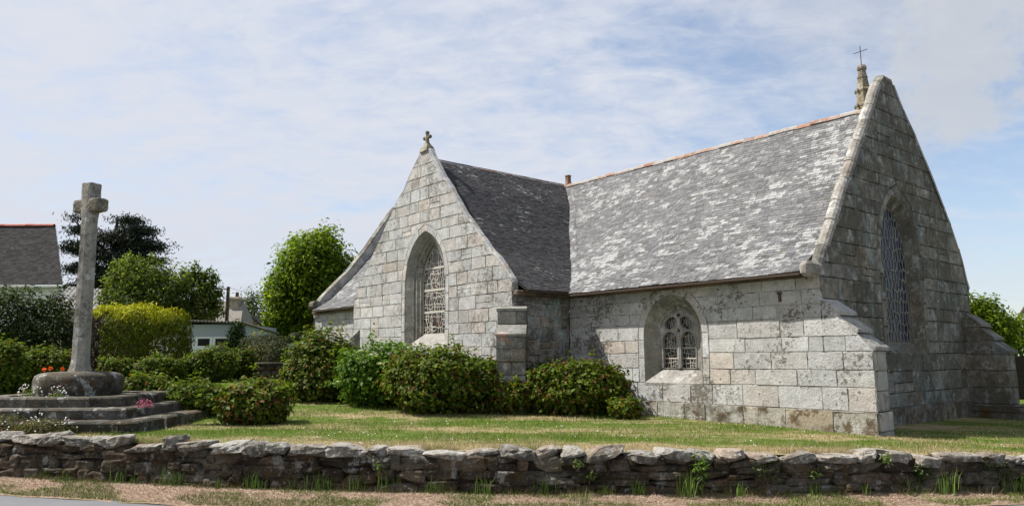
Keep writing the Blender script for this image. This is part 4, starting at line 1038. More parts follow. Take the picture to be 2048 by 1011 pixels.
random.seed(33); AXR = math.atan2(-.426, .91)
cb_ = place(160, 740, 14.8); CX, CY = float(cb_[0]), float(cb_[1])
GZ = .10
cross = empty('wayside_cross', (CX, CY, GZ)); tag(cross, 'weathered granite wayside cross on a rounded block with three steps', 'stone cross')
z_ = -.15
for hwid, top, name in ((2.2, .13, 'lower_step'), (1.72, .31, 'middle_step'), (1.38, .49, 'upper_step')):
    mb = MB(); ct = .38 if hwid < 1.5 else .22; q8 = hwid - ct
    OC = [(-q8, -hwid), (q8, -hwid), (hwid, -q8), (hwid, q8), (q8, hwid), (-q8, hwid), (-hwid, q8), (-hwid, -q8)]
    for k in range(8):
        A, B = Vector(OC[k]), Vector(OC[(k + 1) % 8]); l = (B - A).length; m_ = max(1, round(l / 1.0)); cuts = [0] + sorted(rt(.25, .75) if m_ == 2 else (q + rt(.8, 1.2)) / m_ for q in range(m_ - 1)) + [1]
        for f0, f1 in zip(cuts[:-1], cuts[1:]):
            a, b = A + (B - A) * (f0 + .003), A + (B - A) * (f1 - .003); J = rt(-.012, .012); nn2 = Vector(((B - A).y, -(B - A).x)).normalized() * J; a += nn2; b += nn2; zt_ = top + rt(-.008, .008)
            sg_ = max(1, int((b - a).length / .16)); rows = []
            for sc, z in ((1.0, z_), (1.0, zt_ - .035), (.985, zt_ - .008), (.955, zt_), (.70, zt_ - .004)):
                rows.append([tuple((a + (b - a) * (h / sg_)) * (sc + (.006 * nz(h * .7 + k * 5, z * 9, sc * 7) if sc > .9 else 0))) + (z + (.006 * nz(h * .9, k, 3) if z > z_ else 0),) for h in range(sg_ + 1)])
            t = stone_tint()
            for r0_, r1_ in zip(rows[:-1], rows[1:]):
                for h in range(sg_): mb.face([r0_[h], r0_[h + 1], r1_[h + 1], r1_[h]], t)
            for h in (0, sg_): mb.face([r_[h] for r_ in rows], t)
    mb.mesh([(x * .97, y * .97, z) for z in (z_, top - .03) for x, y in OC], [tuple(range(8, 16))] + [(k, (k + 1) % 8, 8 + (k + 1) % 8, 8 + k) for k in range(8)])
    mb.build('step', [G_STEP], cross, smooth=False); z_ = top - .02
mb = MB(); V = []; F_ = []
lv = [(.46, .76), (.58, .79), (.76, .785), (.84, .755), (.88, .69), (.905, .58), (.925, .3), (.93, .02)]; NS = 40
for z, r in lv:
    for k in range(NS):
        a = 2 * math.pi * k / NS; c8 = 1 / (abs(math.cos(((a + math.pi / 8) % (math.pi / 4)) - math.pi / 8)) ** .55)
        rr_ = r * (c8 * .97) * (1 + .025 * nz(math.cos(a) * 2, math.sin(a) * 2, z * 3)); V.append((rr_ * math.cos(a), rr_ * math.sin(a), z + .012 * nz(a * 2, z * 3)))
for i in range(len(lv) - 1): F_ += [(i * NS + k, i * NS + (k + 1) % NS, i * NS + NS + (k + 1) % NS, i * NS + NS + k) for k in range(NS)]
mb.mesh(V, F_, (.35, .4, .5)); mb.build('base_block', [G_STEP], cross, smooth=True)
TOPZ = float(place(176, 368, 14.8)[2]) - GZ; LEAN = float(place(177, 380, 14.8)[0]) - CX
mb = MB(); V = []; NS = 8; H = 26
for i in range(H + 1):
    f = i / H; z = .86 + (TOPZ - .86) * f
    r = .166 - .022 * f + (.075 * max(0, 1 - f / .06) ** 1.1) + .004 * nz(z * 5, 1)
    rf = r
    for k in range(NS * 3):
        a = 2 * math.pi * (k / 3 + .5) / NS; kk = (a - math.pi / 8) % (math.pi / 4); rr_ = rf / math.cos(kk - math.pi / 8) * .965
        sq = max(0, min(1, (f - .80) / .06)); rs = r * .93 / max(abs(math.cos(a + .15)), abs(math.sin(a + .15))); rs = min(rs, r * 1.22); rr_ = rr_ * (1 - sq) + rs * sq
        rr_ *= 1 + (.025 + .05 * sq) * nz(math.cos(a) * 2.5, math.sin(a) * 2.5, z * 6)
        V.append((LEAN * (f ** 1) * .35 + rr_ * math.cos(a + AXR + .15), rr_ * math.sin(a + AXR + .15), z + (.03 * nz(a * 2, 4) if i == H else 0)))
K = NS * 3
mb.mesh(V, [(i * K + k, i * K + (k + 1) % K, (i + 1) * K + (k + 1) % K, (i + 1) * K + k) for i in range(H) for k in range(K)] + [tuple(H * K + k for k in range(K))], (.5, .4, .5))
mb.build('shaft', [G_CROSS], cross, smooth=False)
mb = MB(); za = float(place(193, 406, 14.5)[2]) - GZ; lx = LEAN * .33
mb_rock = Matrix.Rotation(AXR, 3, 'Z')
for s_, L_, zz2 in ((1, .37, 0.0), (-1, .36, .0)):
    Ma = Matrix.Translation((lx, 0, za)) @ Matrix.Rotation(AXR, 4, 'Z'); T_ = ROCKB
    V = []
    for q in T_:
        q = np.sign(q) * np.abs(q) ** .82; k = Vector(q) * 2.2 + Vector((s_ * 3, 1, 5)); dn = 1 + .05 * mnoise.noise(k) + .03 * mnoise.noise(k * 3)
        V.append(tuple(Ma @ Vector((s_ * L_ * .5 + q[0] * (L_ + .05) * .5 * dn, q[1] * .135 * dn, q[2] * .138 * dn))))
    mb.mesh(V, ROCKBF, (.6, .4, .5))
mb.build('cross_arms', [G_CROSS_HEAD], cross, smooth=False)

# ------------------------------------------------------------------ dry stone retaining wall along the verge
random.seed(44)
drywall = empty('dry_stone_wall', (0, 10.0, -.5)); tag(drywall, 'low dry stone retaining wall with pale capstones between verge and lawn', 'stone wall')
off = np.array([0, 10.0, -.5])
def wall_dir(x): return math.atan2(wally(x + .3) - wally(x - .3), .6)
mb = MB(); mk = MB()
cols = []; x = -11.0
while x < 11.5:
    base = verge_z(x, wally(x)) - .06; top = lawn_z(x, wally(x) + .3) - .06
    x += 1
rows_ = 3
for r_ in range(rows_):
    x = -11.2 + rt(0, .2)
    while x < 11.5:
        w_ = random.choice((rt(.12, .28), rt(.25, .6), rt(.3, .68))); xc = x + w_ / 2
        b0 = verge_z(xc, wally(xc)) - .05; t0 = lawn_z(xc, wally(xc) + .3) - .055; hh = (t0 - b0) / rows_
        zc = b0 + hh * (r_ + .5) + .03 * nz(x * 1.3, r_ * 5); h_ = hh * rt(1.02, 1.3); a = wall_dir(xc)
        dep = rt(.24, .32); y = wally(xc) + .12 + .05 * (r_ / rows_) + rt(-.02, .02)
        if rt() < .38 and h_ > .1:
            rock(mb, (xc, y, zc - h_ * .26), (w_ * 1.08, dep, h_ * .56), rt(0, 99), .11, a, rt(-.03, .03), None, True, rt(-.1, .1), 1.8, 2, .74); rock(mb, (xc, y + rt(-.02, .02), zc + h_ * .25), (w_ * 1.05, dep, h_ * .56), rt(0, 99), .11, a, rt(-.05, .05), None, True, rt(-.1, .1), 1.8, 2, .74)
        else: rock(mb, (xc, y, zc), (w_ * 1.12, dep, h_), rt(0, 99), rt(.08, .16), a + rt(-.10, .10), rt(-.07, .07), None, True, rt(-.14, .14), 1.8, 2, .74)
        x += w_ * .985
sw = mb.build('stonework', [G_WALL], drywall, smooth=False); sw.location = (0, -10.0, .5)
# earth behind the stones
mb = MB(); xs_ = list(np.arange(-11.5, 12.01, .5))
for xa, xb in zip(xs_[:-1], xs_[1:]):
    pa, pb = [(x, wally(x) + .09) for x in (xa, xb)]
    mb.face([(pa[0], pa[1], -.75), (pb[0], pb[1], -.75), (pb[0], pb[1], lawn_z(*pb) - .03), (pa[0], pa[1], lawn_z(*pa) - .03)])
    mb.face([(pa[0], pa[1], lawn_z(*pa) - .03), (pb[0], pb[1], lawn_z(*pb) - .03), (pb[0], pb[1] + .33, lawn_z(*pb) - .025), (pa[0], pa[1] + .33, lawn_z(*pa) - .025)])
er_ = mb.build('earth_fill', [flat_mat('dark_earth', (.045, .03, .02), .95, .3, 15, .1)], drywall); er_.location = (0, -10.0, .5)
x = -11.2
while x < 11.5:
    w_ = rt(.26, .56); xc = x + w_ / 2; a = wall_dir(xc)
    left = max(0, min(1, (-xc - .5) / 4)); h_ = rt(.10, .17) + left * rt(.0, .05); sunk = 0 if rt() > .2 else .03
    mb = MB(); t0 = lawn_z(xc, wally(xc) + .3)
    c = (xc, wally(xc) + .15 + rt(-.03, .04), t0 + h_ * .5 - .075 - sunk - .02 * max(0, xc) / 4)
    rock(mb, (0, 0, 0), (w_ * 1.04, rt(.30, .44), h_ * rt(.9, 1.25)), rt(0, 99), rt(.12, .22), a + rt(-.12, .12), rt(-.14, .14), (min(1, max(0, random.gauss(.55, .2))), max(0, min(1, random.gauss(.3, .3))), rt()), True, rt(-.22, .22), 1.7, 5, .78)
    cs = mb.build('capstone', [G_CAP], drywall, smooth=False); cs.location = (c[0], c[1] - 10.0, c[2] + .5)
    x += w_ * rt(.96, 1.03)

# ------------------------------------------------------------------ grass
def blades(name, xy, hgt, wdt, mat, lean=.5, zf=lawn_z, tri=True):
    n_ = len(xy); z = np.array([zf(float(x), float(y)) for x, y in xy]); a = rng.uniform(0, 2 * np.pi, n_); l = rng.uniform(.1, 1, n_) * lean
    h = hgt; bx = np.stack([np.cos(a), np.sin(a)], 1); P = np.stack([xy[:, 0], xy[:, 1], z - .004], 1)
    w3 = np.concatenate([bx * wdt[:, None] * .5, np.zeros((n_, 1))], 1); d = rng.uniform(0, 2 * np.pi, n_); le = np.stack([np.cos(d) * l * h, np.sin(d) * l * h, h], 1)
    V = np.stack([P - w3, P + w3, P + le], 1).reshape(-1, 3); me = bpy.data.meshes.new(name)
    me.vertices.add(n_ * 3); me.vertices.foreach_set('co', V.astype(np.float32).ravel()); me.loops.add(n_ * 3); me.loops.foreach_set('vertex_index', np.arange(n_ * 3, dtype=np.int32))
    me.polygons.add(n_); me.polygons.foreach_set('loop_start', np.arange(0, n_ * 3, 3, dtype=np.int32)); me.materials.append(mat)
    at = me.attributes.new('tint', 'FLOAT_COLOR', 'FACE'); c = np.ones((n_, 4), np.float32); c[:, :3] = rng.uniform(size=(n_, 3)); at.data.foreach_set('color', c.ravel()); me.update(calc_edges=True)
    ob = bpy.data.objects.new(name, me); COL.objects.link(ob); return ob
def in_chapel(x, y):
    dx, dy = x - P0[0], y - P0[1]; u = dx * U3[0] + dy * U3[1]; v = dx * V3[0] + dy * V3[1]
    return ((u < .9) & (v > -.05)) | ((u < UE) & (u > UW) & (v > VT))
N_ = 150000
yy = 9.9 + 9.5 * rng.uniform(size=N_) ** 1.35; xx = rng.uniform(-1, 1, N_) * (yy * .72 + .6)
wy = np.interp(xx, WX, WY); k = (yy > wy + .24) & ~in_chapel(xx, yy); xx, yy = xx[k], yy[k]
xy = np.stack([xx, yy], 1); pn = np.sin(xx * 2.1 + yy) * np.sin(yy * 3.3 - xx) + np.sin(xx * .9 - 2 * yy)
tag(blades('lawn_grass', xy, rng.uniform(.02, .06, len(xy)) * (1 + .25 * pn), rng.uniform(.005, .011, len(xy)) * (yy / 11), BLADE, .9), 'short mown grass with dry hay lying in bands over the lawn', 'grass', kind='stuff')
N_ = 16000
xx = rng.uniform(-9, 8.5, N_); wy = np.interp(xx, WX, WY); yy = wy + .2 + rng.exponential(.12, N_) * (rng.uniform(size=N_) < .7); xy = np.stack([xx, yy], 1)
k = np.sin(xx * 3.3) + np.sin(xx * 1.37 + 2) > .2; xy = xy[k]
tag(blades('edge_grass', xy, rng.uniform(.04, .12, len(xy)), rng.uniform(.005, .010, len(xy)), BLADE, .9), 'longer grass along the top edge of the dry stone wall', 'grass', kind='stuff')
def straw():
    m, n = newmat('straw'); r, g_, b_ = n.tint(); n.out(n.mix(r, (.19, .12, .08), (.70, .53, .40)), .8, None, .2); return m
STRAW = straw()
N_ = 60000
xx = rng.uniform(-9, 8.8, N_); wy = np.interp(xx, WX, WY); re_ = np.array([road_edge(q) for q in xx]); yy = wy + .02 - rng.uniform(size=N_) * (wy - re_ + .03); xy = np.stack([xx, yy], 1)
tag(blades('hay_litter', xy, rng.uniform(.010, .032, N_), rng.uniform(.004, .010, N_), STRAW, 5.0, verge_z), 'pinkish dry hay litter on the roadside verge', 'hay', kind='stuff')
WEEDB, nn = newmat('verge_grass_blade'); r_, g_, b_ = nn.tint(); nn.out(nn.mix(r_, (.055, .090, .014), (.20, .25, .045)), .6, None, .2)
N_ = 42000
xx = rng.uniform(-9, 8.8, N_); wy = np.interp(xx, WX, WY); re_ = np.array([road_edge(q) for q in xx]); f = rng.uniform(size=N_) ** .8; yy = wy - f * (wy - re_ + .05)
pn = np.sin(xx * 1.9 + 1) + np.sin(xx * 4.1 + yy * 3) + np.sin(yy * 9 - xx) * .6; k = pn + (f > .6) * 1.4 + (f < .15) * 1.0 > .75; xy = np.stack([xx, yy], 1)[k]
tag(blades('verge_grass', xy, rng.uniform(.02, .065, len(xy)), rng.uniform(.005, .010, len(xy)), WEEDB, 1.1, verge_z), 'patchy green grass growing through the dry verge', 'grass', kind='stuff')
N_ = 15000
xx = rng.uniform(-9, 8.8, N_); wy = np.interp(xx, WX, WY); yy = wy + .03 - rng.exponential(.06, N_); xy = np.stack([xx, yy], 1); k = np.sin(xx * 2.7) + np.sin(xx * 6.1 + 1) + rng.uniform(-.6, 1.2, N_) > .1; xy = xy[k]
DRYB, nn = newmat('wall_foot_blade'); r_, g_, b_ = nn.tint(); nn.out(nn.mix(nn.mr(g_, .5, .55), nn.mix(r_, (.045, .075, .012), (.13, .18, .03)), nn.mix(r_, (.10, .062, .036), (.30, .205, .125))), .7, None, .15)
tag(blades('wall_foot_grass', xy, rng.uniform(.03, .13, len(xy)), rng.uniform(.004, .008, len(xy)), DRYB, 1.0, verge_z), 'dry brown and green grass along the foot of the dry stone wall', 'grass', kind='stuff')
N_ = 330
yy = 10.4 + 6.5 * rng.uniform(size=N_); xx = rng.uniform(-.62, .66, N_) * yy; wy = np.interp(xx, WX, WY); k = (yy > wy + .3) & ~in_chapel(xx, yy) & (np.sin(xx * 1.3 + yy * 2) + rng.uniform(size=N_) > .55)
P = np.stack([xx[k], yy[k], [lawn_z(a, b) + .05 for a, b in zip(xx[k], yy[k])]], 1)
ed = np.stack([rng.uniform(2.2, 4.6, 60), np.zeros(60), np.zeros(60)], 1)
ue = rng.uniform(-4.2, -2.4, 46); ve = -.12 - rng.exponential(.12, 46); E3 = np.stack([uv(a, b, .06) for a, b in zip(ue, ve)]); P = np.concatenate([P, E3])
V, T = leaf_arrays(P, np.array([0, -.5, 1.0]) + rng.normal(size=P.shape) * .25, rng.uniform(.014, .024, len(P)), np.stack([rng.uniform(size=len(P)), rng.uniform(size=len(P)), np.zeros(len(P))], 1), 1.0, .02)
tag(leaf_object('lawn_daisies', V, T, L_PETAL), 'tiny white daisies scattered over the lawn', 'daisies', kind='stuff')

# tall grass tufts at the foot of the wall, weeds in its joints
def blade_tuft(name, label, cat, x, y, z, n_, h, spread, mat, group=None, wd=.010, lean=.45):
    e = MB(); 
    V = []; T = []
    for i in range(n_):
        a = rt(0, 6.283); r = spread * rt() ** .7; b = np.array([math.cos(a) * r, math.sin(a) * r * .5, 0]); hh = h * rt(.45, 1.05); l = lean * rt(.1, 1) * hh; t = rt(0, 6.283)
        le = np.array([math.cos(t) * l, math.sin(t) * l * .7, 0]); w_ = wd * rt(.6, 1.1); ta = rt(0, 3.14); s_ = np.array([math.cos(ta), math.sin(ta), 0]) * w_ * .5
        m_ = b + le * .35 + np.array([0, 0, hh * .6]); tp = b + le + np.array([0, 0, hh * (.98 if l < .25 * hh else .88)]); tn = (rt(), rt(), 0)
        e.face([b - s_, b + s_, m_ + s_ * .8, m_ - s_ * .8], tn); e.face([m_ - s_ * .8, m_ + s_ * .8, tp], tn)
    ob = e.build(name, [mat], None, fixn=False, loc=(x, y, z)); tag(ob, label, cat, group); return ob
random.seed(55)
TU = [(40, .7), (95, .8), (205, .9), (240, .7), (320, 1.1), (345, .9), (500, 1.0), (520, .7), (640, 1.15), (660, .8), (720, 1.0), (785, 1.2), (880, .9), (975, 1.0), (1085, 1.15), (1250, .9), (1335, 1.3), (1420, .8), (1560, .7), (1835, 1.2), (1770, .8), (1990, 1.1), (2030, 1.3), (430, .6), (590, .7), (1190, .6), (1660, .6)]
WEEDG, nn = newmat('tall_grass'); r_, g_, b_ = nn.tint(); nn.out(nn.mix(r_, (.045, .095, .012), (.15, .23, .035)), .55, None, .25)
near = lambda px: 'below the ' + ('left end' if px < 300 else 'cross side' if px < 600 else 'transept' if px < 1000 else 'middle of the choir' if px < 1500 else 'east end') 
for i, (px, s_) in enumerate(TU):
    g0 = ground_at(px, 965 + 12 * math.sin(px / 300), -.5); y = wally(g0[0]) - rt(.02, .10); x = g0[0]
    blade_tuft('grass_tuft', 'tuft of tall green grass at the foot of the dry stone wall', 'grass tuft', x, y, verge_z(x, y) - .01, int(34 * s_), .30 * s_, .15 * s_, WEEDG, 'grass tufts along the wall foot')
def leafy(name, label, cat, c, w, h, n_, leaf, mat, group=None, aspect=.4, odd=.1, d=None, up=.5):
    e = empty(name, c); tag(e, label, cat, group); q = dirs(n_) * np.array([w, d or w, h]) * .5 * rng.uniform(.3, 1, (n_, 1)); q[:, 2] += h * .5
    t = np.stack([rng.beta(1.7, 1.5, n_), rng.uniform(size=n_), (rng.uniform(size=n_) < odd) * 1.0], 1)
    V, T = leaf_arrays(q, q - np.array([0, 0, h * .3]) + np.array([0, 0, up * w]) + rng.normal(size=q.shape) * w * .3, leaf * rng.uniform(.6, 1.3, n_), t, aspect, .12)
    leaf_object('foliage', V, T, mat, e); mb = MB()
    for i in range(4): mb.tube([(rt(-.02, .02), 0, -.03), (rt(-.3, .3) * w, rt(-.2, .2) * w, h * .5), (rt(-.45, .45) * w, rt(-.3, .3) * w, h * rt(.7, 1))], [.006, .004, .002], 5)
    mb.build('stems', TWIG, e); return e
def at_wall(px, py, out=.0):
    d = ray(px, py); t = 9.0
    for _ in range(400):
        p = np.array([0, 0, EYE]) + d * t / d[1]
        if p[1] > wally(p[0]) - out: break
        t += .01
    return p
p = at_wall(1400, 990); leafy('weed', 'tall bright green weed with narrow leaves climbing the wall below the choir window', 'weed', (p[0], p[1] - .05, -.5), .26, .62, 170, .09, L_WEED, None, .28)
for px, py, lab in ((760, 930, 'small leafy weed rooted in the wall joint below the transept'), (1155, 925, 'small fern rooted under a capstone right of the transept'), (1180, 950, 'spreading fern fronds low in the wall joint right of the transept'), (1625, 945, 'pale yellow green weed in the wall below the corner buttress'), (1770, 918, 'short weed under the capstones below the east gable'), (180, 640, '')):
    if lab: p = at_wall(px, py); leafy('wall_weed', lab, 'weed', (p[0], p[1] - .03, p[2] - .07), .22, .16, 60, .05, L_WEED, 'weeds in the wall joints', .4)
IVYP = [(1535, 940, .55, .40), (1845, 945, .3, .3), (1990, 935, .5, .35)]
for i, (px, py, w_, h_) in enumerate(IVYP):
    p = at_wall(px, py); leafy('creeper', ('dark small leaved creeper hanging over the wall below the buttress corner', 'patch of dark creeper on the wall below the east gable', 'dark creeper over the wall at the far right end')[i], 'creeper', (p[0], p[1] - .02, p[2] - h_ * .5), w_, h_, 330, .035, L_IVY, 'creepers on the wall', .6, .25, .16)
for i, (px, py) in enumerate(((928, 972), (882, 1000), (905, 999), (934, 1000), (548, 1006))):
    g0 = ground_at(px, py + 6, -.52); mb = MB(); mb.tube([(0, 0, 0), (.005, 0, .035)], .0025, 5, mi=1); q = dirs(16) * .017; q[:, 2] = np.abs(q[:, 2]) * .6 + .035
    for a in q: mb.face([(0, 0, .033), tuple(a + np.array([.006, 0, 0])), tuple(a - np.array([.006, 0, 0]))], (rt(), rt(), 0))
    ob = mb.build('dandelion', [L_DANDY, L_WEED], None, fixn=False, loc=(g0[0], g0[1], verge_z(g0[0], g0[1]))); tag(ob, 'small yellow dandelion flower on the dry verge', 'flower', 'dandelions on the verge')

# flowers round the cross
def daisies(label, px, py, Y, w, h, nf, mat=L_PETAL, leafm=L_WEED, fs=.03, nl=260, group=None, name='fleabane', cat='flowers', z=None, leaf=.045):
    c = place(px, py, Y); z = lawn_z(c[0], c[1]) if z is None else z; e = empty(name, (c[0], c[1], z)); tag(e, label, cat, group)
    q = dirs(nl) * np.array([w, w * .6, h * 1.6]) * .5 * rng.uniform(.3, 1, (nl, 1)); q[:, 2] = np.abs(q[:, 2])
    V, T = leaf_arrays(q, q + np.array([0, 0, .2]) + rng.normal(size=q.shape) * .15, leaf * rng.uniform(.6, 1.3, nl), np.stack([rng.beta(1.5, 2, nl), rng.uniform(size=nl), (rng.uniform(size=nl) < .25) * 1.0], 1), .3, .1); leaf_object('foliage', V, T, leafm, e)
    q = dirs(nf) * np.array([w, w * .6, h * 2]) * .52; q[:, 2] = np.abs(q[:, 2]); q[:, 1] -= .03; Q = np.repeat(q, 3, 0); nn_ = np.array([0, -.8, .7]) + rng.normal(size=Q.shape) * .35
    V, T = leaf_arrays(Q, nn_, fs * rng.uniform(.7, 1.1, len(Q)), np.stack([rng.uniform(size=len(Q)), rng.uniform(size=len(Q)), (rng.uniform(size=len(Q)) < .18) * 1.0], 1), .85, .03); tag(leaf_object('flowers', V, T, mat, e), kind='stuff'); return e
daisies('white fleabane daisies on the upper step before the rounded block', 117, 780, 13.7, .36, .2, 26, z=GZ + .48, fs=.032, nl=110)
daisies('large straggling clump of white fleabane at the left end of the steps', 12, 830, 12.7, 1.2, .42, 70, leafm=L_FLEA, nl=2200, leaf=.065)
daisies('low brownish clump of fleabane in front of the lower step', 88, 845, 12.5, 1.1, .34, 30, leafm=L_FLEA, nl=2600, leaf=.07)
daisies('small spray of white fleabane at the foot of the middle step', 135, 822, 13.0, .35, .22, 20, nl=120)
daisies('pinkish fleabane beside the left side of the rounded block', 62, 782, 13.9, .42, .26, 30, z=GZ + .48, nl=120)
daisies('crimson pink flower clump on the right end of the upper step', 290, 803, 13.35, .30, .15, 60, L_PINK, L_PINK, .028, 160, name='pink_flowers', z=GZ + .31, leaf=.035)
for i, (px, py) in enumerate(((89, 738), (101, 736), (126, 737), (69, 772))):
    c = place(px, py, 15.9); z0 = lawn_z(c[0], c[1]); e = empty('poppy', (c[0], c[1], z0)); tag(e, ('orange poppy left of the shaft, leftmost of three above the block', 'orange poppy, middle one of three above the rounded block', 'orange poppy nearest the shaft foot above the rounded block', 'orange poppy low beside the left side of the rounded block')[i], 'flower', 'orange poppies behind the cross')
    hz_ = c[2] - z0; mb = MB(); mb.tube([(0, 0, 0), (.01, 0, hz_ * .6), (0, 0, hz_)], .004, 5); mb.build('stem', L_WEED, e); q = dirs(14) * .03; q[:, 2] += hz_
    V, T = leaf_arrays(q, dirs(14) + np.array([0, -.6, .4]), np.full(14, .055), np.stack([rng.uniform(size=14)] * 2 + [np.zeros(14)], 1), .9, .1); leaf_object('petals', V, T, L_POPPY, e)

# ------------------------------------------------------------------ hydrangeas and other shrubs
GRP = 'hydrangea bushes on the chapel lawn'
def hyd(label, xl, xr, yt, yb, dk=.85, dy=None, n_=1500, mat=L_HYD, odd=.13, buds=90, Yf=None, heads=0, leaf=.115, bright=(.05, 1), lobes=11):
    g0 = hit((xl + xr) / 2, yb, lawn_z, 10.5) if Yf is None else place((xl + xr) / 2, yb, Yf)
    Y = g0[1]; w = (xr - xl) / 1489 * (Y + .5); d = w * dk if dy is None else dy; cy = Y + d * .42
    top = place((xl + xr) / 2, yt, cy); bx = place((xl + xr) / 2, (yt + yb) / 2, cy)[0]; z0 = lawn_z(bx, cy); h = top[2] - z0
    n_ = int(min(9000, 1150 * (w * d * .8 + (w + d) * h * 1.1) * (leaf / .095) ** -2 * .9))
    return bush('hydrangea', label, 'hydrangea', bx, cy, z0, w, d, h, leaf, n_, mat, GRP, odd * .7, int(buds * .6), lobes, heads=heads, headmat=L_CREAM, bright=bright)
hyd('round reddish green hydrangea standing alone on the lawn right of the cross', 437, 582, 752, 851, n_=1500, buds=150, odd=.2)
hyd('dark hydrangea beside the lower step, directly left of the lone round one', 332, 462, 757, 836, n_=1500, buds=60, odd=.08)
hyd('hydrangea directly behind the pink flowers on the upper step', 243, 348, 747, 812, n_=1200, buds=110, odd=.2)
hyd('low rounded hydrangea below the golden hedge with the grassy gap before it', 278, 374, 709, 770, n_=1100, buds=50, odd=.1)
hyd('small hydrangea tucked between two larger ones below the garage', 362, 430, 703, 765, n_=900, buds=40, odd=.08)
hyd('tall hydrangea right below the white garage doors', 388, 474, 688, 764, n_=1300, buds=50, odd=.1)
hyd('dark hydrangea at the near end of the low stone wall', 455, 508, 696, 760, n_=800, buds=20, odd=.05, bright=(0, .7))
hyd('large hydrangea cut by the left edge of the photo', -40, 46, 680, 800, n_=1300, buds=40, odd=.08)
hyd('hydrangea with orange poppies before it, left of the cross shaft', 22, 150, 693, 788, n_=1600, buds=110, odd=.14)
hyd('small hydrangea right of the cross shaft behind the rounded block', 200, 264, 714, 765, n_=800, buds=60, odd=.16)
hyd('hydrangea against the transept corner behind the other bushes', 572, 716, 657, 752, n_=1700, buds=60, odd=.1, dy=1.5, Yf=18.6)
hyd('broad hydrangea with a few pale blooms left of the cream flowered bush', 566, 722, 696, 806, n_=1900, buds=110, odd=.12)
hyd('bright green hydrangea with cream flower heads below the transept window', 672, 862, 685, 818, n_=2600, mat=L_HYD_BRIGHT, buds=0, odd=.12, heads=11, dy=2.0)
hyd('large dark reddish hydrangea below the right side of the transept gable', 772, 1004, 694, 832, n_=3200, buds=260, odd=.12, dy=2.1)
hyd('low reddish hydrangea in front of the diagonal stepped buttress', 968, 1070, 756, 830, n_=1100, buds=150, odd=.22)
hyd('large hydrangea against the choir wall left of its window', 1045, 1262, 722, 834, n_=2600, buds=260, odd=.16, dy=1.7)
hyd('lowest hydrangea at the right end of the row by the choir wall', 1222, 1284, 796, 839, n_=500, buds=50, odd=.2, lobes=4)

def shrub(name, label, cat, xl, xr, yt, yb, Y, mat, leaf, n_, dk=.8, odd=.06, group=None, bright=(0, 1), lobes=6, aspect=.55, zb=None):
    w = (xr - xl) / 1489 * Y; c = place((xl + xr) / 2, yb, Y); z0 = lawn_z(c[0], Y) if zb is None else zb; h = place((xl + xr) / 2, yt, Y)[2] - z0
    return bush(name, label, cat, c[0], Y, z0, w, w * dk, h, leaf, n_, mat, group, odd, 0, lobes, aspect=aspect, bright=bright)
shrub('lilac_bush', 'tall dark lilac bush with faded purple heads at the left edge', 'lilac bush', -70, 154, 566, 740, 23.0, L_LILAC, .13, 11000, .6, .10, lobes=9)
shrub('ivy_clump', 'ivy hanging over the right corner of the garage', 'ivy', 450, 496, 640, 722, 35.4, L_IVY, .13, 3000, .3, .1)
shrub('variegated_shrub', 'small variegated shrub at the far corner of the nave', 'shrub', 598, 644, 662, 722, 27.0, L_VARI, .12, 1200, .8, .35)

# golden hedge with a bare brown end, dark clipped hedges, topiary
random.seed(66)
def hedge(name, label, cat, xl, xr, yt, Y, dep, mat, n_, leaf, topn=0, topmat=None, round_=.5, golden=False, bare=None, group=None, zs=0.0):
    c = place((xl + xr) / 2, 700, Y); w = (xr - xl) / 1489 * Y; z0 = lawn_z(c[0], Y); h = place((xl + xr) / 2, yt, Y)[2] - z0
    e = empty(name, (c[0], Y, z0)); tag(e, label, cat, group); d = dirs(n_)
    p_ = 2 / round_; q = d / (np.abs(d) ** p_).sum(1, keepdims=True) ** (1 / p_); q = q * rng.uniform(.86, 1.02, (n_, 1))
    lum = 1 + .045 * np.sin(q[:, 0] * 9 + 1) * np.sin(q[:, 2] * 7 + q[:, 1] * 5) + .03 * np.sin(q[:, 0] * 23 + q[:, 2] * 19) + np.where(rng.uniform(size=n_) < .04, rng.uniform(0, .07, n_), 0)
    P = q * np.array([w / 2, dep / 2, h * .62]) * lum[:, None]; P[:, 2] += h * .38; k = P[:, 2] > 0; P, d = P[k], d[k]; q = q[k]
    ht = np.clip(P[:, 2] / h, 0, 1)
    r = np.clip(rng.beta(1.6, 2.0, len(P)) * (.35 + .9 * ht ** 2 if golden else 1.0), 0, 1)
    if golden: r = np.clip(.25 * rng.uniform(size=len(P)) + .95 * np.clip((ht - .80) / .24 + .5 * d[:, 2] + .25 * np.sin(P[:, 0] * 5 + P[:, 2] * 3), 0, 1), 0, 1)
    odd = np.zeros(len(P)) if bare is None else ((P[:, 0] < bare * w) & (ht < .86 + .05 * np.sin(P[:, 0] * 8))) * 1.0
    t = np.stack([r, rng.uniform(size=len(P)), odd], 1)
    V, T = leaf_arrays(P, d + rng.normal(size=P.shape) * .5, leaf * rng.uniform(.6, 1.4, len(P)), t, .3, .1, d * .4 + np.array([0, 0, 1.0]) + rng.normal(size=P.shape) * .35)
    leaf_object('foliage', V, T, mat, e); mb = MB()
    for i in range(9):
        x = rt(-.42, .42) * w; mb.tube([(x, 0, -.05), (x + rt(-.1, .1), rt(-.1, .1) * dep, h * .5), (x + rt(-.3, .3), -dep * .3, h * .75)], [.035, .02, .008], 5)
    mb.build('stems', TWIG, e)
    return e
hedge('golden_hedge', 'dome ended golden cypress hedge behind the cross, brown and bare at its left end', 'hedge', 150, 374, 612, 30.0, 2.6, L_GOLD, 22000, .15, golden=True, bare=-.13, round_=.62)
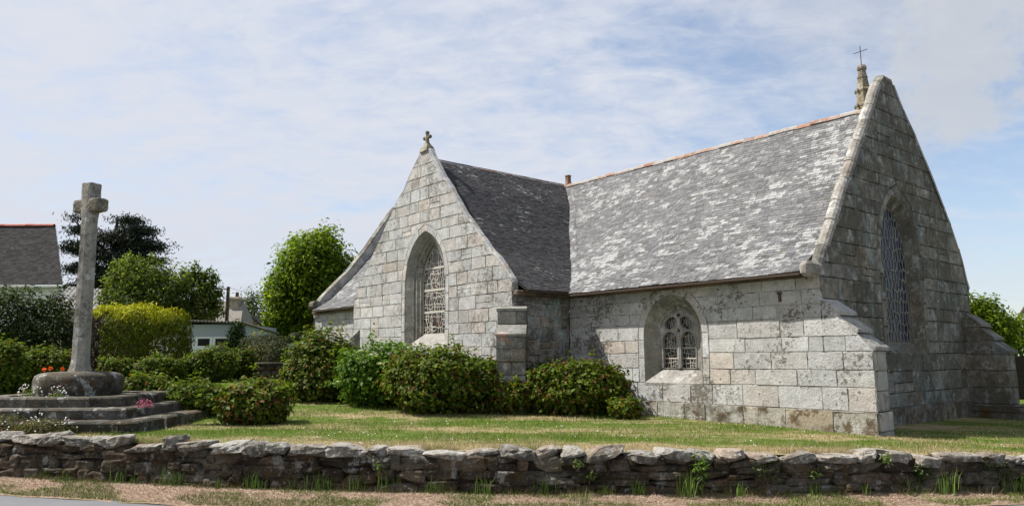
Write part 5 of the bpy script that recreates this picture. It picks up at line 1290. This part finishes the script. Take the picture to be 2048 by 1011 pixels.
hedge('box_hedge', 'flat topped dark clipped hedge beyond the low stone wall', 'hedge', 486, 574, 672, 30.5, 1.8, L_HEDGE, 9000, .10, round_=.35)
hedge('round_hedge_end', 'dark rounded evergreen shrub before the clipped hedge', 'shrub', 533, 580, 681, 29.2, 1.3, L_HEDGE, 4500, .09, round_=.7)
shrub('yellow_shrub', 'bright yellow shrub showing above the clipped hedge', 'shrub', 488, 548, 664, 700, 33.0, L_YELLOW, .12, 700, .5, .15)
shrub('pale_green_shrub', 'pale green shrub low under the large leafy tree', 'shrub', 552, 582, 671, 700, 34.0, L_HYD_BRIGHT, .12, 400, .6, .1)
TY = 27.2; c = place(590, 695, TY); e = empty('topiary', (c[0], TY, lawn_z(c[0], TY))); tag(e, 'dark clipped topiary ball in a grey square pot near the nave', 'topiary')
zt = place(590, 677, TY)[2] - lawn_z(c[0], TY); q = dirs(2600); V, T = leaf_arrays(q * np.array([.28, .28, .24]) * rng.uniform(.85, 1.03, (2600, 1)) + np.array([0, 0, zt]), q + rng.normal(size=q.shape) * .4, np.full(2600, .05), np.stack([rng.beta(1.5, 2.5, 2600), rng.uniform(size=2600), np.zeros(2600)], 1), .4, .1); leaf_object('foliage', V, T, L_HEDGE, e)
mb = MB(); mb.tube([(0, 0, .3), (0, 0, zt)], .03, 8); mb.build('stem', BARK, e)
mb = MB(); pz = zt - .17
mb.mesh([(sx * r, sy * r, z) for z, r in ((0, .16), (pz - .05, .2), (pz - .05, .225), (pz, .225), (pz, .19), (pz - .04, .18)) for sx, sy in ((-1, -1), (1, -1), (1, 1), (-1, 1))], [(i * 4 + k, i * 4 + (k + 1) % 4, i * 4 + 4 + (k + 1) % 4, i * 4 + 4 + k) for i in range(5) for k in range(4)] + [(20, 21, 22, 23)]); mb.build('pot', flat_mat('grey_pot', (.22, .23, .24), .6, .08), e)

# low stone wall at the back of the lawn
random.seed(77)
mb = MB(); a0 = place(215, 726, 28.2); a1 = place(600, 722, 28.2); z0 = 0.0
for r_ in range(4):
    x = a0[0]
    while x < a1[0]:
        w_ = rt(.22, .5); rock(mb, (x + w_ / 2, 28.2 + rt(-.02, .02), .34 + r_ * .2 + .1), (w_ * 1.02, .36, .21), rt(0, 99), .1, rt(-.03, .03), rt(-.03, .03)); x += w_
x = a0[0]
hb = place(540, 724, 28.2)[2]
wb = mb.build('stonework', [G_WALL]); bw = empty('low_garden_wall', (0, 0, 0)); wb.parent = bw; tag(bw, 'low mossy stone garden wall with flat coping behind the hydrangeas', 'stone wall')
wb.location = (0, 0, hb - 1.24)
mb = MB()
while x < a1[0]:
    w_ = rt(.5, .9); mb.box((x, 27.98, hb - .07), (x + w_ - .01, 28.42, hb), stone_tint(), 0, .02, .008); x += w_
mb.build('coping', [G_STEP], bw)

# ------------------------------------------------------------------ houses and poles behind
def white(name, col): return flat_mat(name, col, .7, .05, 3, .2)
WHITE_W = white('white_render', (.62, .63, .60)); WHITE_P = white('white_paint', (.70, .71, .70)); GREY_R = white('bluish_render', (.33, .36, .37)); PANE = flat_mat('dark_pane', (.02, .02, .02), .1, .05, 3, .5)
ASBESTOS = flat_mat('fibre_cement', (.22, .19, .16), .9, .25, 8, .1); THATCH, nn = newmat('thatch'); p_ = nn.obj(); q_ = nn.noise(9, 5, .7, nn.scalev(p_, (6, 6, .8))); nn.out(nn.mix(q_, (.16, .14, .115), (.34, .31, .27)), .95, nn.bump(q_, .6, .04), .05)
random.seed(88)
# slate roofed house at the left
Y = 42.0; e = empty('slate_house', place(0, 714, Y)); tag(e, 'white rendered house with steep dark slate roof and red ridge tiles', 'house')
r1 = place(110, 450, Y + 2.7); q1 = place(127, 569, Y); zr, ze = (r1[2]), q1[2]; xr = q1[0]; xl = xr - 13; SK = r1[0] - xr
L0 = np.array(e.location)
mm = lambda a, x, z: (a - L0[0], x - L0[1], z - L0[2])
slope = [(Y, ze), (Y + 2.6, zr)]
mb = MB(); slates(mb, [(Y - .1, ze), (Y + 2.7, zr)], lambda z: xl, lambda z: xr + SK * (z - ze) / (zr - ze), mm, .14, (.2, .32), lambda a, z: -.7 + .3 * rt()); mb.build('roof', [SLATE_HOUSE, UNDER], e, fixn=False)
mb = MB(); slates(mb, [(Y - .1, ze), (Y + 2.7, zr)], lambda z: xl, lambda z: xr + SK * (2 - (z - ze) / (zr - ze)), lambda a, x, z: (a - L0[0], 2 * (Y + 2.7) - x - L0[1], z - L0[2]), .3, (.5, .8)); mb.build('roof', [SLATE_HOUSE, UNDER], e, fixn=False)
mb = MB(); ridge_tiles(mb, (xl - L0[0], Y + 2.7 - L0[1], zr - L0[2]), (xr + SK - L0[0], Y + 2.7 - L0[1], zr - L0[2]), .15, .42, .06); mb.build('ridge_tiles', REDTILE, e, fixn=False)
mb = MB(); gz = -L0[2] - .3
wx = lambda f: xr - .12 + SK * f - L0[0]; zw = ze - .05 - L0[2]; ya, ym, yb_ = Y + .15 - L0[1], Y + 2.7 - L0[1], Y + 5.25 - L0[1]; xw = xl - L0[0]
mb.mesh([(xw, ya, gz), (wx(0), ya, gz), (wx(2), yb_, gz), (xw, yb_, gz), (xw, ya, zw), (wx(0), ya, zw), (wx(2), yb_, zw), (xw, yb_, zw), (wx(1), ym, zr - .1 - L0[2]), (xw, ym, zr - .1 - L0[2])], [(0, 1, 5, 4), (1, 2, 6, 8, 5), (2, 3, 7, 6), (3, 0, 4, 9, 7)]); mb.build('wall', [WHITE_W], e)
mb = MB(); mb.box((xl - L0[0], Y - .22 - L0[1], ze - .16 - L0[2]), (xr + .04 - L0[0], Y - .08 - L0[1], ze - .03 - L0[2]), bev=.02); mb.build('gutter', [WHITE_P], e)
# stone outbuilding between house and hedge
Y = 38.0; p0 = place(100, 575, Y); p1 = place(225, 590, Y); e = empty('stone_outbuilding', (p0[0], Y, 0)); tag(e, 'old stone outbuilding with pale corrugated roof right of the slate house', 'outbuilding')
zt, zt2, wd_ = place(112, 572, Y + 1.5)[2], place(215, 583, Y + 1.5)[2], p1[0] - p0[0] + .6; ze = place(160, 618, Y)[2]
mb = MB(); nn_ = 60
for i in range(nn_):
    xa, xb = wd_ * i / nn_, wd_ * (i + 1) / nn_; ha, hb_ = .03 * math.sin(i * 1.6), .03 * math.sin((i + 1) * 1.6); za, zb_ = zt + (zt2 - zt) * i / nn_, zt + (zt2 - zt) * (i + 1) / nn_
    mb.face([(xa, 0, ze + ha), (xb, 0, ze + hb_), (xb, 1.6, zb_ + hb_), (xa, 1.6, za + ha)], (rt(.4, .6), .5, .5)); mb.face([(xa, 3.2, ze + ha), (xb, 3.2, ze + hb_), (xb, 1.6, zb_ + hb_), (xa, 1.6, za + ha)], (rt(.4, .6), .5, .5))
mb.build('roof', [flat_mat('grey_corrugated', (.24, .23, .215), .85, .2, 5, .1)], e, fixn=False); mb = MB(); mb.box((.1, .1, -.3), (wd_ - .1, 3.1, ze - .02)); mb.build('wall', [G_BRICKY], e)
mb = MB(); mb.box((0, 1.45, zt2 - .02), (wd_, 1.75, zt2 + .07), bev=.03); mb.build('ridge', [G_STEP], e)
# garage
Y = 36.0; pl, pr_ = place(352, 690, Y), place(486, 690, Y); e = empty('garage', (pl[0], Y, 0)); tag(e, 'pale rendered garage with corrugated eaves and white glazed doors', 'garage'); gw = pr_[0] - pl[0]
zt, zt2 = place(360, 641, Y)[2], place(484, 647, Y)[2]
mb = MB(); mb.box((0, 0, -.2), (gw, 5, zt2 - .02)); mb.build('wall', [GREY_R], e)
mb = MB(); nn_ = 190
for i in range(nn_):
    xa, xb = -.3 + (gw + .45) * i / nn_, -.3 + (gw + .45) * (i + 1) / nn_; w1, w2 = .035 * math.sin(xa * 2 * math.pi / .17), .035 * math.sin(xb * 2 * math.pi / .17); f1, f2 = i / nn_, (i + 1) / nn_
    za, zb_ = zt + .06 + (zt2 - zt) * f1, zt + .06 + (zt2 - zt) * f2
    mb.face([(xa, -.3, za + w1), (xb, -.3, zb_ + w2), (xb, 5.2, zb_ + w2 - .35), (xa, 5.2, za + w1 - .35)], (.5, .5, .5)); mb.face([(xa, -.3, za + w1), (xb, -.3, zb_ + w2), (xb, -.3, zb_ + w2 - .035), (xa, -.3, za + w1 - .035)], (.5, .5, .5)); mb.face([(xa, -.3, za + w1 - .035), (xb, -.3, zb_ + w2 - .035), (xb, 5.2, zb_ + w2 - .385), (xa, 5.2, za + w1 - .385)], (.5, .5, .5))
mb.build('roof', [ASBESTOS], e, fixn=False)
zd = place(420, 673, Y)[2]; xd0, xd1 = place(372, 690, Y)[0] - pl[0] - 1.1, place(458, 690, Y)[0] - pl[0]
zp1, zp0 = place(420, 676.5, Y)[2], place(420, 691, Y)[2]; k_ = 1 / 1489 * Y
for px in (326, 361, 396, 431):
    q0, q1 = place(px - 5.2, 690, Y)[0] - pl[0], place(px + 29.2, 690, Y)[0] - pl[0]; g0_, g1_ = place(px, 690, Y)[0] - pl[0], place(px + 24, 690, Y)[0] - pl[0]
    mb = MB(); mb.box((q0, -.06, -.1), (q1, -.005, zp0)); mb.box((q0, -.06, zp1), (q1, -.005, zd)); mb.box((q0, -.06, zp0), (g0_, -.005, zp1)); mb.box((g1_, -.06, zp0), (q1, -.005, zp1))
    dr = mb.build('door', [WHITE_P], e); mb = MB(); mb.box((g0_, -.04, zp0), (g1_, -.02, zp1)); mb.build('window_pane', [PANE], dr)
# thatched cottage
Y = 52.0; a = place(400, 605, Y); b = place(487, 608, Y); e = empty('thatched_cottage', (b[0], Y, 0)); tag(e, 'thatched cottage with stone chimney behind the garage', 'cottage'); zr = b[2]; L = 14.0; hw_ = 3.6; ze_ = zr - 3.4
mb = MB(); NX, NYs = 30, 12; V = []; F_ = []
for i in range(NX + 1):
    x = -L + L * i / NX
    for j in range(NYs + 1):
        f = -1 + 2 * j / NYs; z = zr - abs(f) ** 1.15 * (zr - ze_) + (.22 if abs(f) < .05 else 0); ey = 0
        dm = math.exp(-((x + 3.1) / .9) ** 2) * max(0, 1 - abs(f + .55) / .45) * .9
        V.append((x + (1.0 * abs(f) if i == NX else 0), f * hw_, z + dm))
F_ = [(i * (NYs + 1) + j, (i + 1) * (NYs + 1) + j, (i + 1) * (NYs + 1) + j + 1, i * (NYs + 1) + j + 1) for i in range(NX) for j in range(NYs)] + [tuple(NX * (NYs + 1) + j for j in range(NYs + 1))]
mb.mesh(V, F_); mb.build('roof', [THATCH], e, fixn=True); mb = MB(); mb.box((-L, -hw_ + .4, -.3), (.2, hw_ - .4, ze_ + .3)); mb.build('wall', [WHITE_W], e)
mb = MB(); mb.box((-2.95, -1.95, zr - 1.9), (-2.2, -1.6, zr - 1.2)); 
wn = mb.build('dormer_window', [PANE], e)
cx0, cx1 = place(459, 600, Y)[0] - b[0], place(483, 600, Y)[0] - b[0]; zc = place(470, 594, Y)[2]
mb = MB(); mb.box((cx0, -.5, zr - 1.2), (cx1, .6, zc), bev=.04); mb.box((cx0 - .08, -.58, zc - .22), (cx1 + .08, .68, zc - .1), bev=.03); mb.build('chimney', [G_BRICKY], e)
mb = MB(); mb.tube([((cx0 + cx1) / 2 + .1, 0, zc), ((cx0 + cx1) / 2 + .1, 0, zc + .35)], [.13, .11], 10); mb.build('chimney_pot', [IRON], e)
# slate shed with a stone gable
Y = 44.0; a = place(506, 632, Y); e = empty('stone_shed', (a[0], Y, 0)); tag(e, 'small stone shed with slate roof left of the large leafy tree', 'shed'); zr = a[2]; b = place(558, 676, Y); W_ = b[0] - a[0]; zl = place(506, 690, Y)[2]
mb = MB(); mb.mesh([(0, 0, -.3), (W_, 0, -.3), (W_, 0, b[2]), (0, 0, zr - .05), (0, 6, -.3), (W_, 6, -.3), (W_, 6, b[2]), (0, 6, zr - .05)], [(0, 1, 2, 3), (4, 5, 6, 7), (0, 3, 7, 4), (1, 2, 6, 5)]); 
G_ = granite('rubble_gable', cool=(.36, .29, .23), warm=(.40, .28, .19), grime=.6, gthr=.52, white=.15); mb.build('wall', [G_], e)
mb = MB(); slates(mb, [(W_ + .15, b[2] - .1), (-.1, zr)], lambda z: -.12, lambda z: 6.1, lambda a_, x_, z_: (x_, a_, z_), .25, (.3, .5)); mb.build('roof', [SLATE_HOUSE, UNDER], e, fixn=False)
# utility poles and wires
def pole(label, px, yt, Y, lamp):
    c = place(px, 700, Y); zt = place(px, yt, Y)[2]; e = empty('utility_pole', (c[0], Y, 0)); tag(e, label, 'utility pole'); mb = MB(); mb.tube([(0, 0, -.3), (.02, 0, zt)], [.13, .085], 8); mb.build('shaft', [BARK], e)
    if lamp: mb = MB(); mb.tube([(0, -.1, zt - .15), (-.25, -.15, zt - .10), (-.33, -.15, zt - .2)], .03, 6); mb.build('bracket', [IRON], e)
    return np.array([c[0], Y, zt])
q0 = pole('wooden utility pole with a bracket standing behind the garage', 450, 573, 40.0, True); q1 = pole('shorter distant utility pole left of the cottage chimney', 427.5, 594, 70.0, False)
def wire(label, A, B, sag):
    mb = MB(); mb.tube([tuple(A + (B - A) * t - np.array([0, 0, sag * 4 * t * (1 - t)])) for t in np.linspace(0, 1, 14)], .010, 4); o_ = mb.build('overhead_wire', [IRON]); tag(o_, label, 'wire')
wire('thin overhead wire from the pole towards the large leafy tree', q0, place(560, 588, 44), .2); wire('thin overhead wire between the two utility poles', q0 - np.array([0, 0, .3]), q1 - np.array([0, 0, .2]), .5)
# far right: white house, dark fence
Y = 40.0; a = place(2030, 700, Y); a[0] += 4.6; e = empty('white_house', (a[0], Y, 0)); tag(e, 'white rendered house with pinkish roof at the far right edge', 'house')
ze_, zr_ = place(2040, 655, Y)[2], place(2048, 632, Y)[2] + 2.5
mb = MB(); mb.box((0, 0, -.5), (9, 7, ze_)); mb.mesh([(0, 0, ze_), (0, 7, ze_), (0, 3.5, zr_)], [(0, 1, 2)]); mb.build('wall', [WHITE_W], e); mb = MB(); mb.mesh([(-.2, -.3, ze_ - .15), (9.2, -.3, ze_ - .15), (9.2, 3.5, zr_), (-.2, 3.5, zr_), (-.2, 7.3, ze_ - .15), (9.2, 7.3, ze_ - .15)], [(0, 1, 2, 3), (3, 2, 5, 4)]); mb.build('roof', [flat_mat('pinkish_tiles', (.42, .30, .27), .85, .12, 6, .1)], e)
Y = 25.0; a = place(1990, 712, Y); e = empty('board_fence', (a[0], Y, 0)); tag(e, 'dark wooden board fence behind the far buttress', 'fence'); zt = place(2030, 712, Y)[2]
mb = MB(); x = 0
while x < 6: mb.box((x, 0, -.5), (x + .14, .025, zt + rt(-.02, .02)), (rt(), rt(), rt())); x += .146
mb.build('boards', [flat_mat('dark_boards', (.035, .028, .02), .9, .3, 12, .1)], e)
for i in range(4): mb = MB(); mb.box((i * 1.8, -.09, -.5), (i * 1.8 + .09, -.004, zt + .05)); mb.build('post', [TWIG], e)

# ------------------------------------------------------------------ trees
def tree_px(name, label, px_l, px_r, y_t, y_b, Y, leaf, n_, mat, lob, cat='tree', **kw):
    """lob: lobes in crown units: x -1..1, z 0..1 of the crown box"""
    sx = 1 / 1489 * Y; xc = (px_l + px_r) / 2; b = place(xc, 700, Y); z1, z2 = place(xc, y_b, Y)[2], place(xc, y_t, Y)[2]; W_ = (px_r - px_l) * sx / 2; H_ = z2 - z1; g = lawn_z(b[0], Y)
    L = [(x * W_, y * W_, z1 - g + z * H_, rx * W_, rx * W_ * .9, rz * H_) for x, y, z, rx, rz in lob]
    return tree(name, label, cat, (b[0], Y, g), L, leaf, n_, mat, **kw)
random.seed(99)
BIG = [(0, 0, .48, .5, .36)]
for q in range(22):
    th_ = rt(0, 6.283); ph_ = rt(-.75, 1.25); rr_ = rt(.50, .66); BIG.append((math.cos(th_) * math.cos(ph_) * rr_, math.sin(th_) * math.cos(ph_) * rr_, .48 + .62 * math.sin(ph_) * rr_ * .95, rt(.20, .40), rt(.10, .22)))
for q in range(8): BIG.append((rt(-.75, .75), rt(-.6, .2), rt(.12, .38), rt(.26, .38), rt(.12, .18)))
tree_px('leafy_tree', 'large dense bright green leafy tree directly left of the chapel', 520, 706, 448, 692, 44.0, .24, 40000, L_TREE, BIG, clump=1200, lump=.26, trunk_r=.3, shell=(.6, 1.04), up=.6)
CYP = [(.22, 0, .95, .24, .030), (.38, 0, .86, .34, .04), (-.80, 0, .985, .16, .022), (-.68, 0, .86, .24, .03), (.05, 0, .78, .50, .05), (-.60, 0, .69, .40, .05), (.48, 0, .70, .44, .05), (-.1, 0, .62, .4, .05), (.30, 0, .57, .5, .055), (.78, 0, .55, .22, .035), (-.62, 0, .50, .36, .05), (.50, 0, .44, .42, .06), (.86, 0, .42, .14, .03), (.0, 0, .38, .5, .07), (-.66, 0, .30, .30, .045), (.4, 0, .28, .5, .07), (-.2, 0, .18, .6, .08), (.05, 0, .50, .3, .3)]
tree_px('cypress_tree', 'dark flat tipped cypress tree behind the cross shaft', 112, 324, 432, 640, 62.0, .34, 30000, L_CYPRESS, CYP, clump=900, lump=.12, trunk_r=.45, spray=(.15, 0, .22), aspect=.26, shell=(.2, 1.02), cflat=.28, cspread=.8, limbs=14)
AP = [(.75, 0, .5, .4, .26), (-.8, 0, .5, .3, .2), (.1, 0, .65, .5, .22), (-.1, 0, .4, .55, .38), (-.45, 0, .45, .42, .32), (.35, 0, .38, .45, .3), (-.35, -.1, .72, .36, .22), (-.65, 0, .25, .35, .25), (.65, 0, .3, .35, .26), (0, -.3, .2, .6, .25), (-.38, 0, .88, .16, .1)]
tree_px('fruit_tree', 'loose pale green fruit tree right of the cross shaft', 203, 358, 503, 680, 38.0, .17, 14000, L_APPLE, AP, cspread=.5, clump=620, lump=.22, trunk_r=.12, shell=(.45, 1.12), limbs=12)
AP2 = [(0, 0, .4, .6, .36), (.45, 0, .5, .36, .26), (-.2, 0, .62, .34, .24), (.1, 0, .82, .12, .15), (.55, 0, .72, .22, .14), (-.5, 0, .3, .45, .28), (.3, -.2, .18, .5, .22), (.78, 0, .45, .2, .18)]
tree_px('fruit_tree', 'darker straggly fruit tree above the garage roof', 312, 440, 520, 668, 39.0, .16, 11000, L_APPLE, AP2, cspread=.5, clump=560, lump=.22, trunk_r=.12, shell=(.4, 1.14), limbs=14, bright=(0, .85))
FAR = [(0, 0, .45, .8, .4), (-.4, 0, .7, .35, .25), (.45, 0, .4, .45, .3), (-.1, 0, .85, .25, .15)]
tree_px('far_tree', 'hazy pale green tree beyond the thatched cottage', 470, 545, 582, 690, 75.0, .32, 2200, L_FAR, FAR, clump=330, lump=.25, trunk_r=.2, shell=(.3, 1.12))
RT = [(-.1, 0, .45, .6, .4), (.4, 0, .35, .5, .3), (-.5, 0, .6, .4, .3), (.15, 0, .78, .34, .18), (.7, 0, .55, .25, .16), (-.4, 0, .88, .22, .1)]
tree_px('broadleaf_tree', 'green garden tree showing behind the far buttress', 1915, 2032, 596, 720, 28.0, .14, 7000, L_TREE, RT, clump=520, lump=.2, trunk_r=.09, shell=(.5, 1.1))
tree_px('broadleaf_tree', 'small tree against the white house at the right edge', 2008, 2075, 630, 716, 31.0, .13, 2600, L_TREE, RT, clump=330, lump=.2, trunk_r=.08, shell=(.4, 1.1))
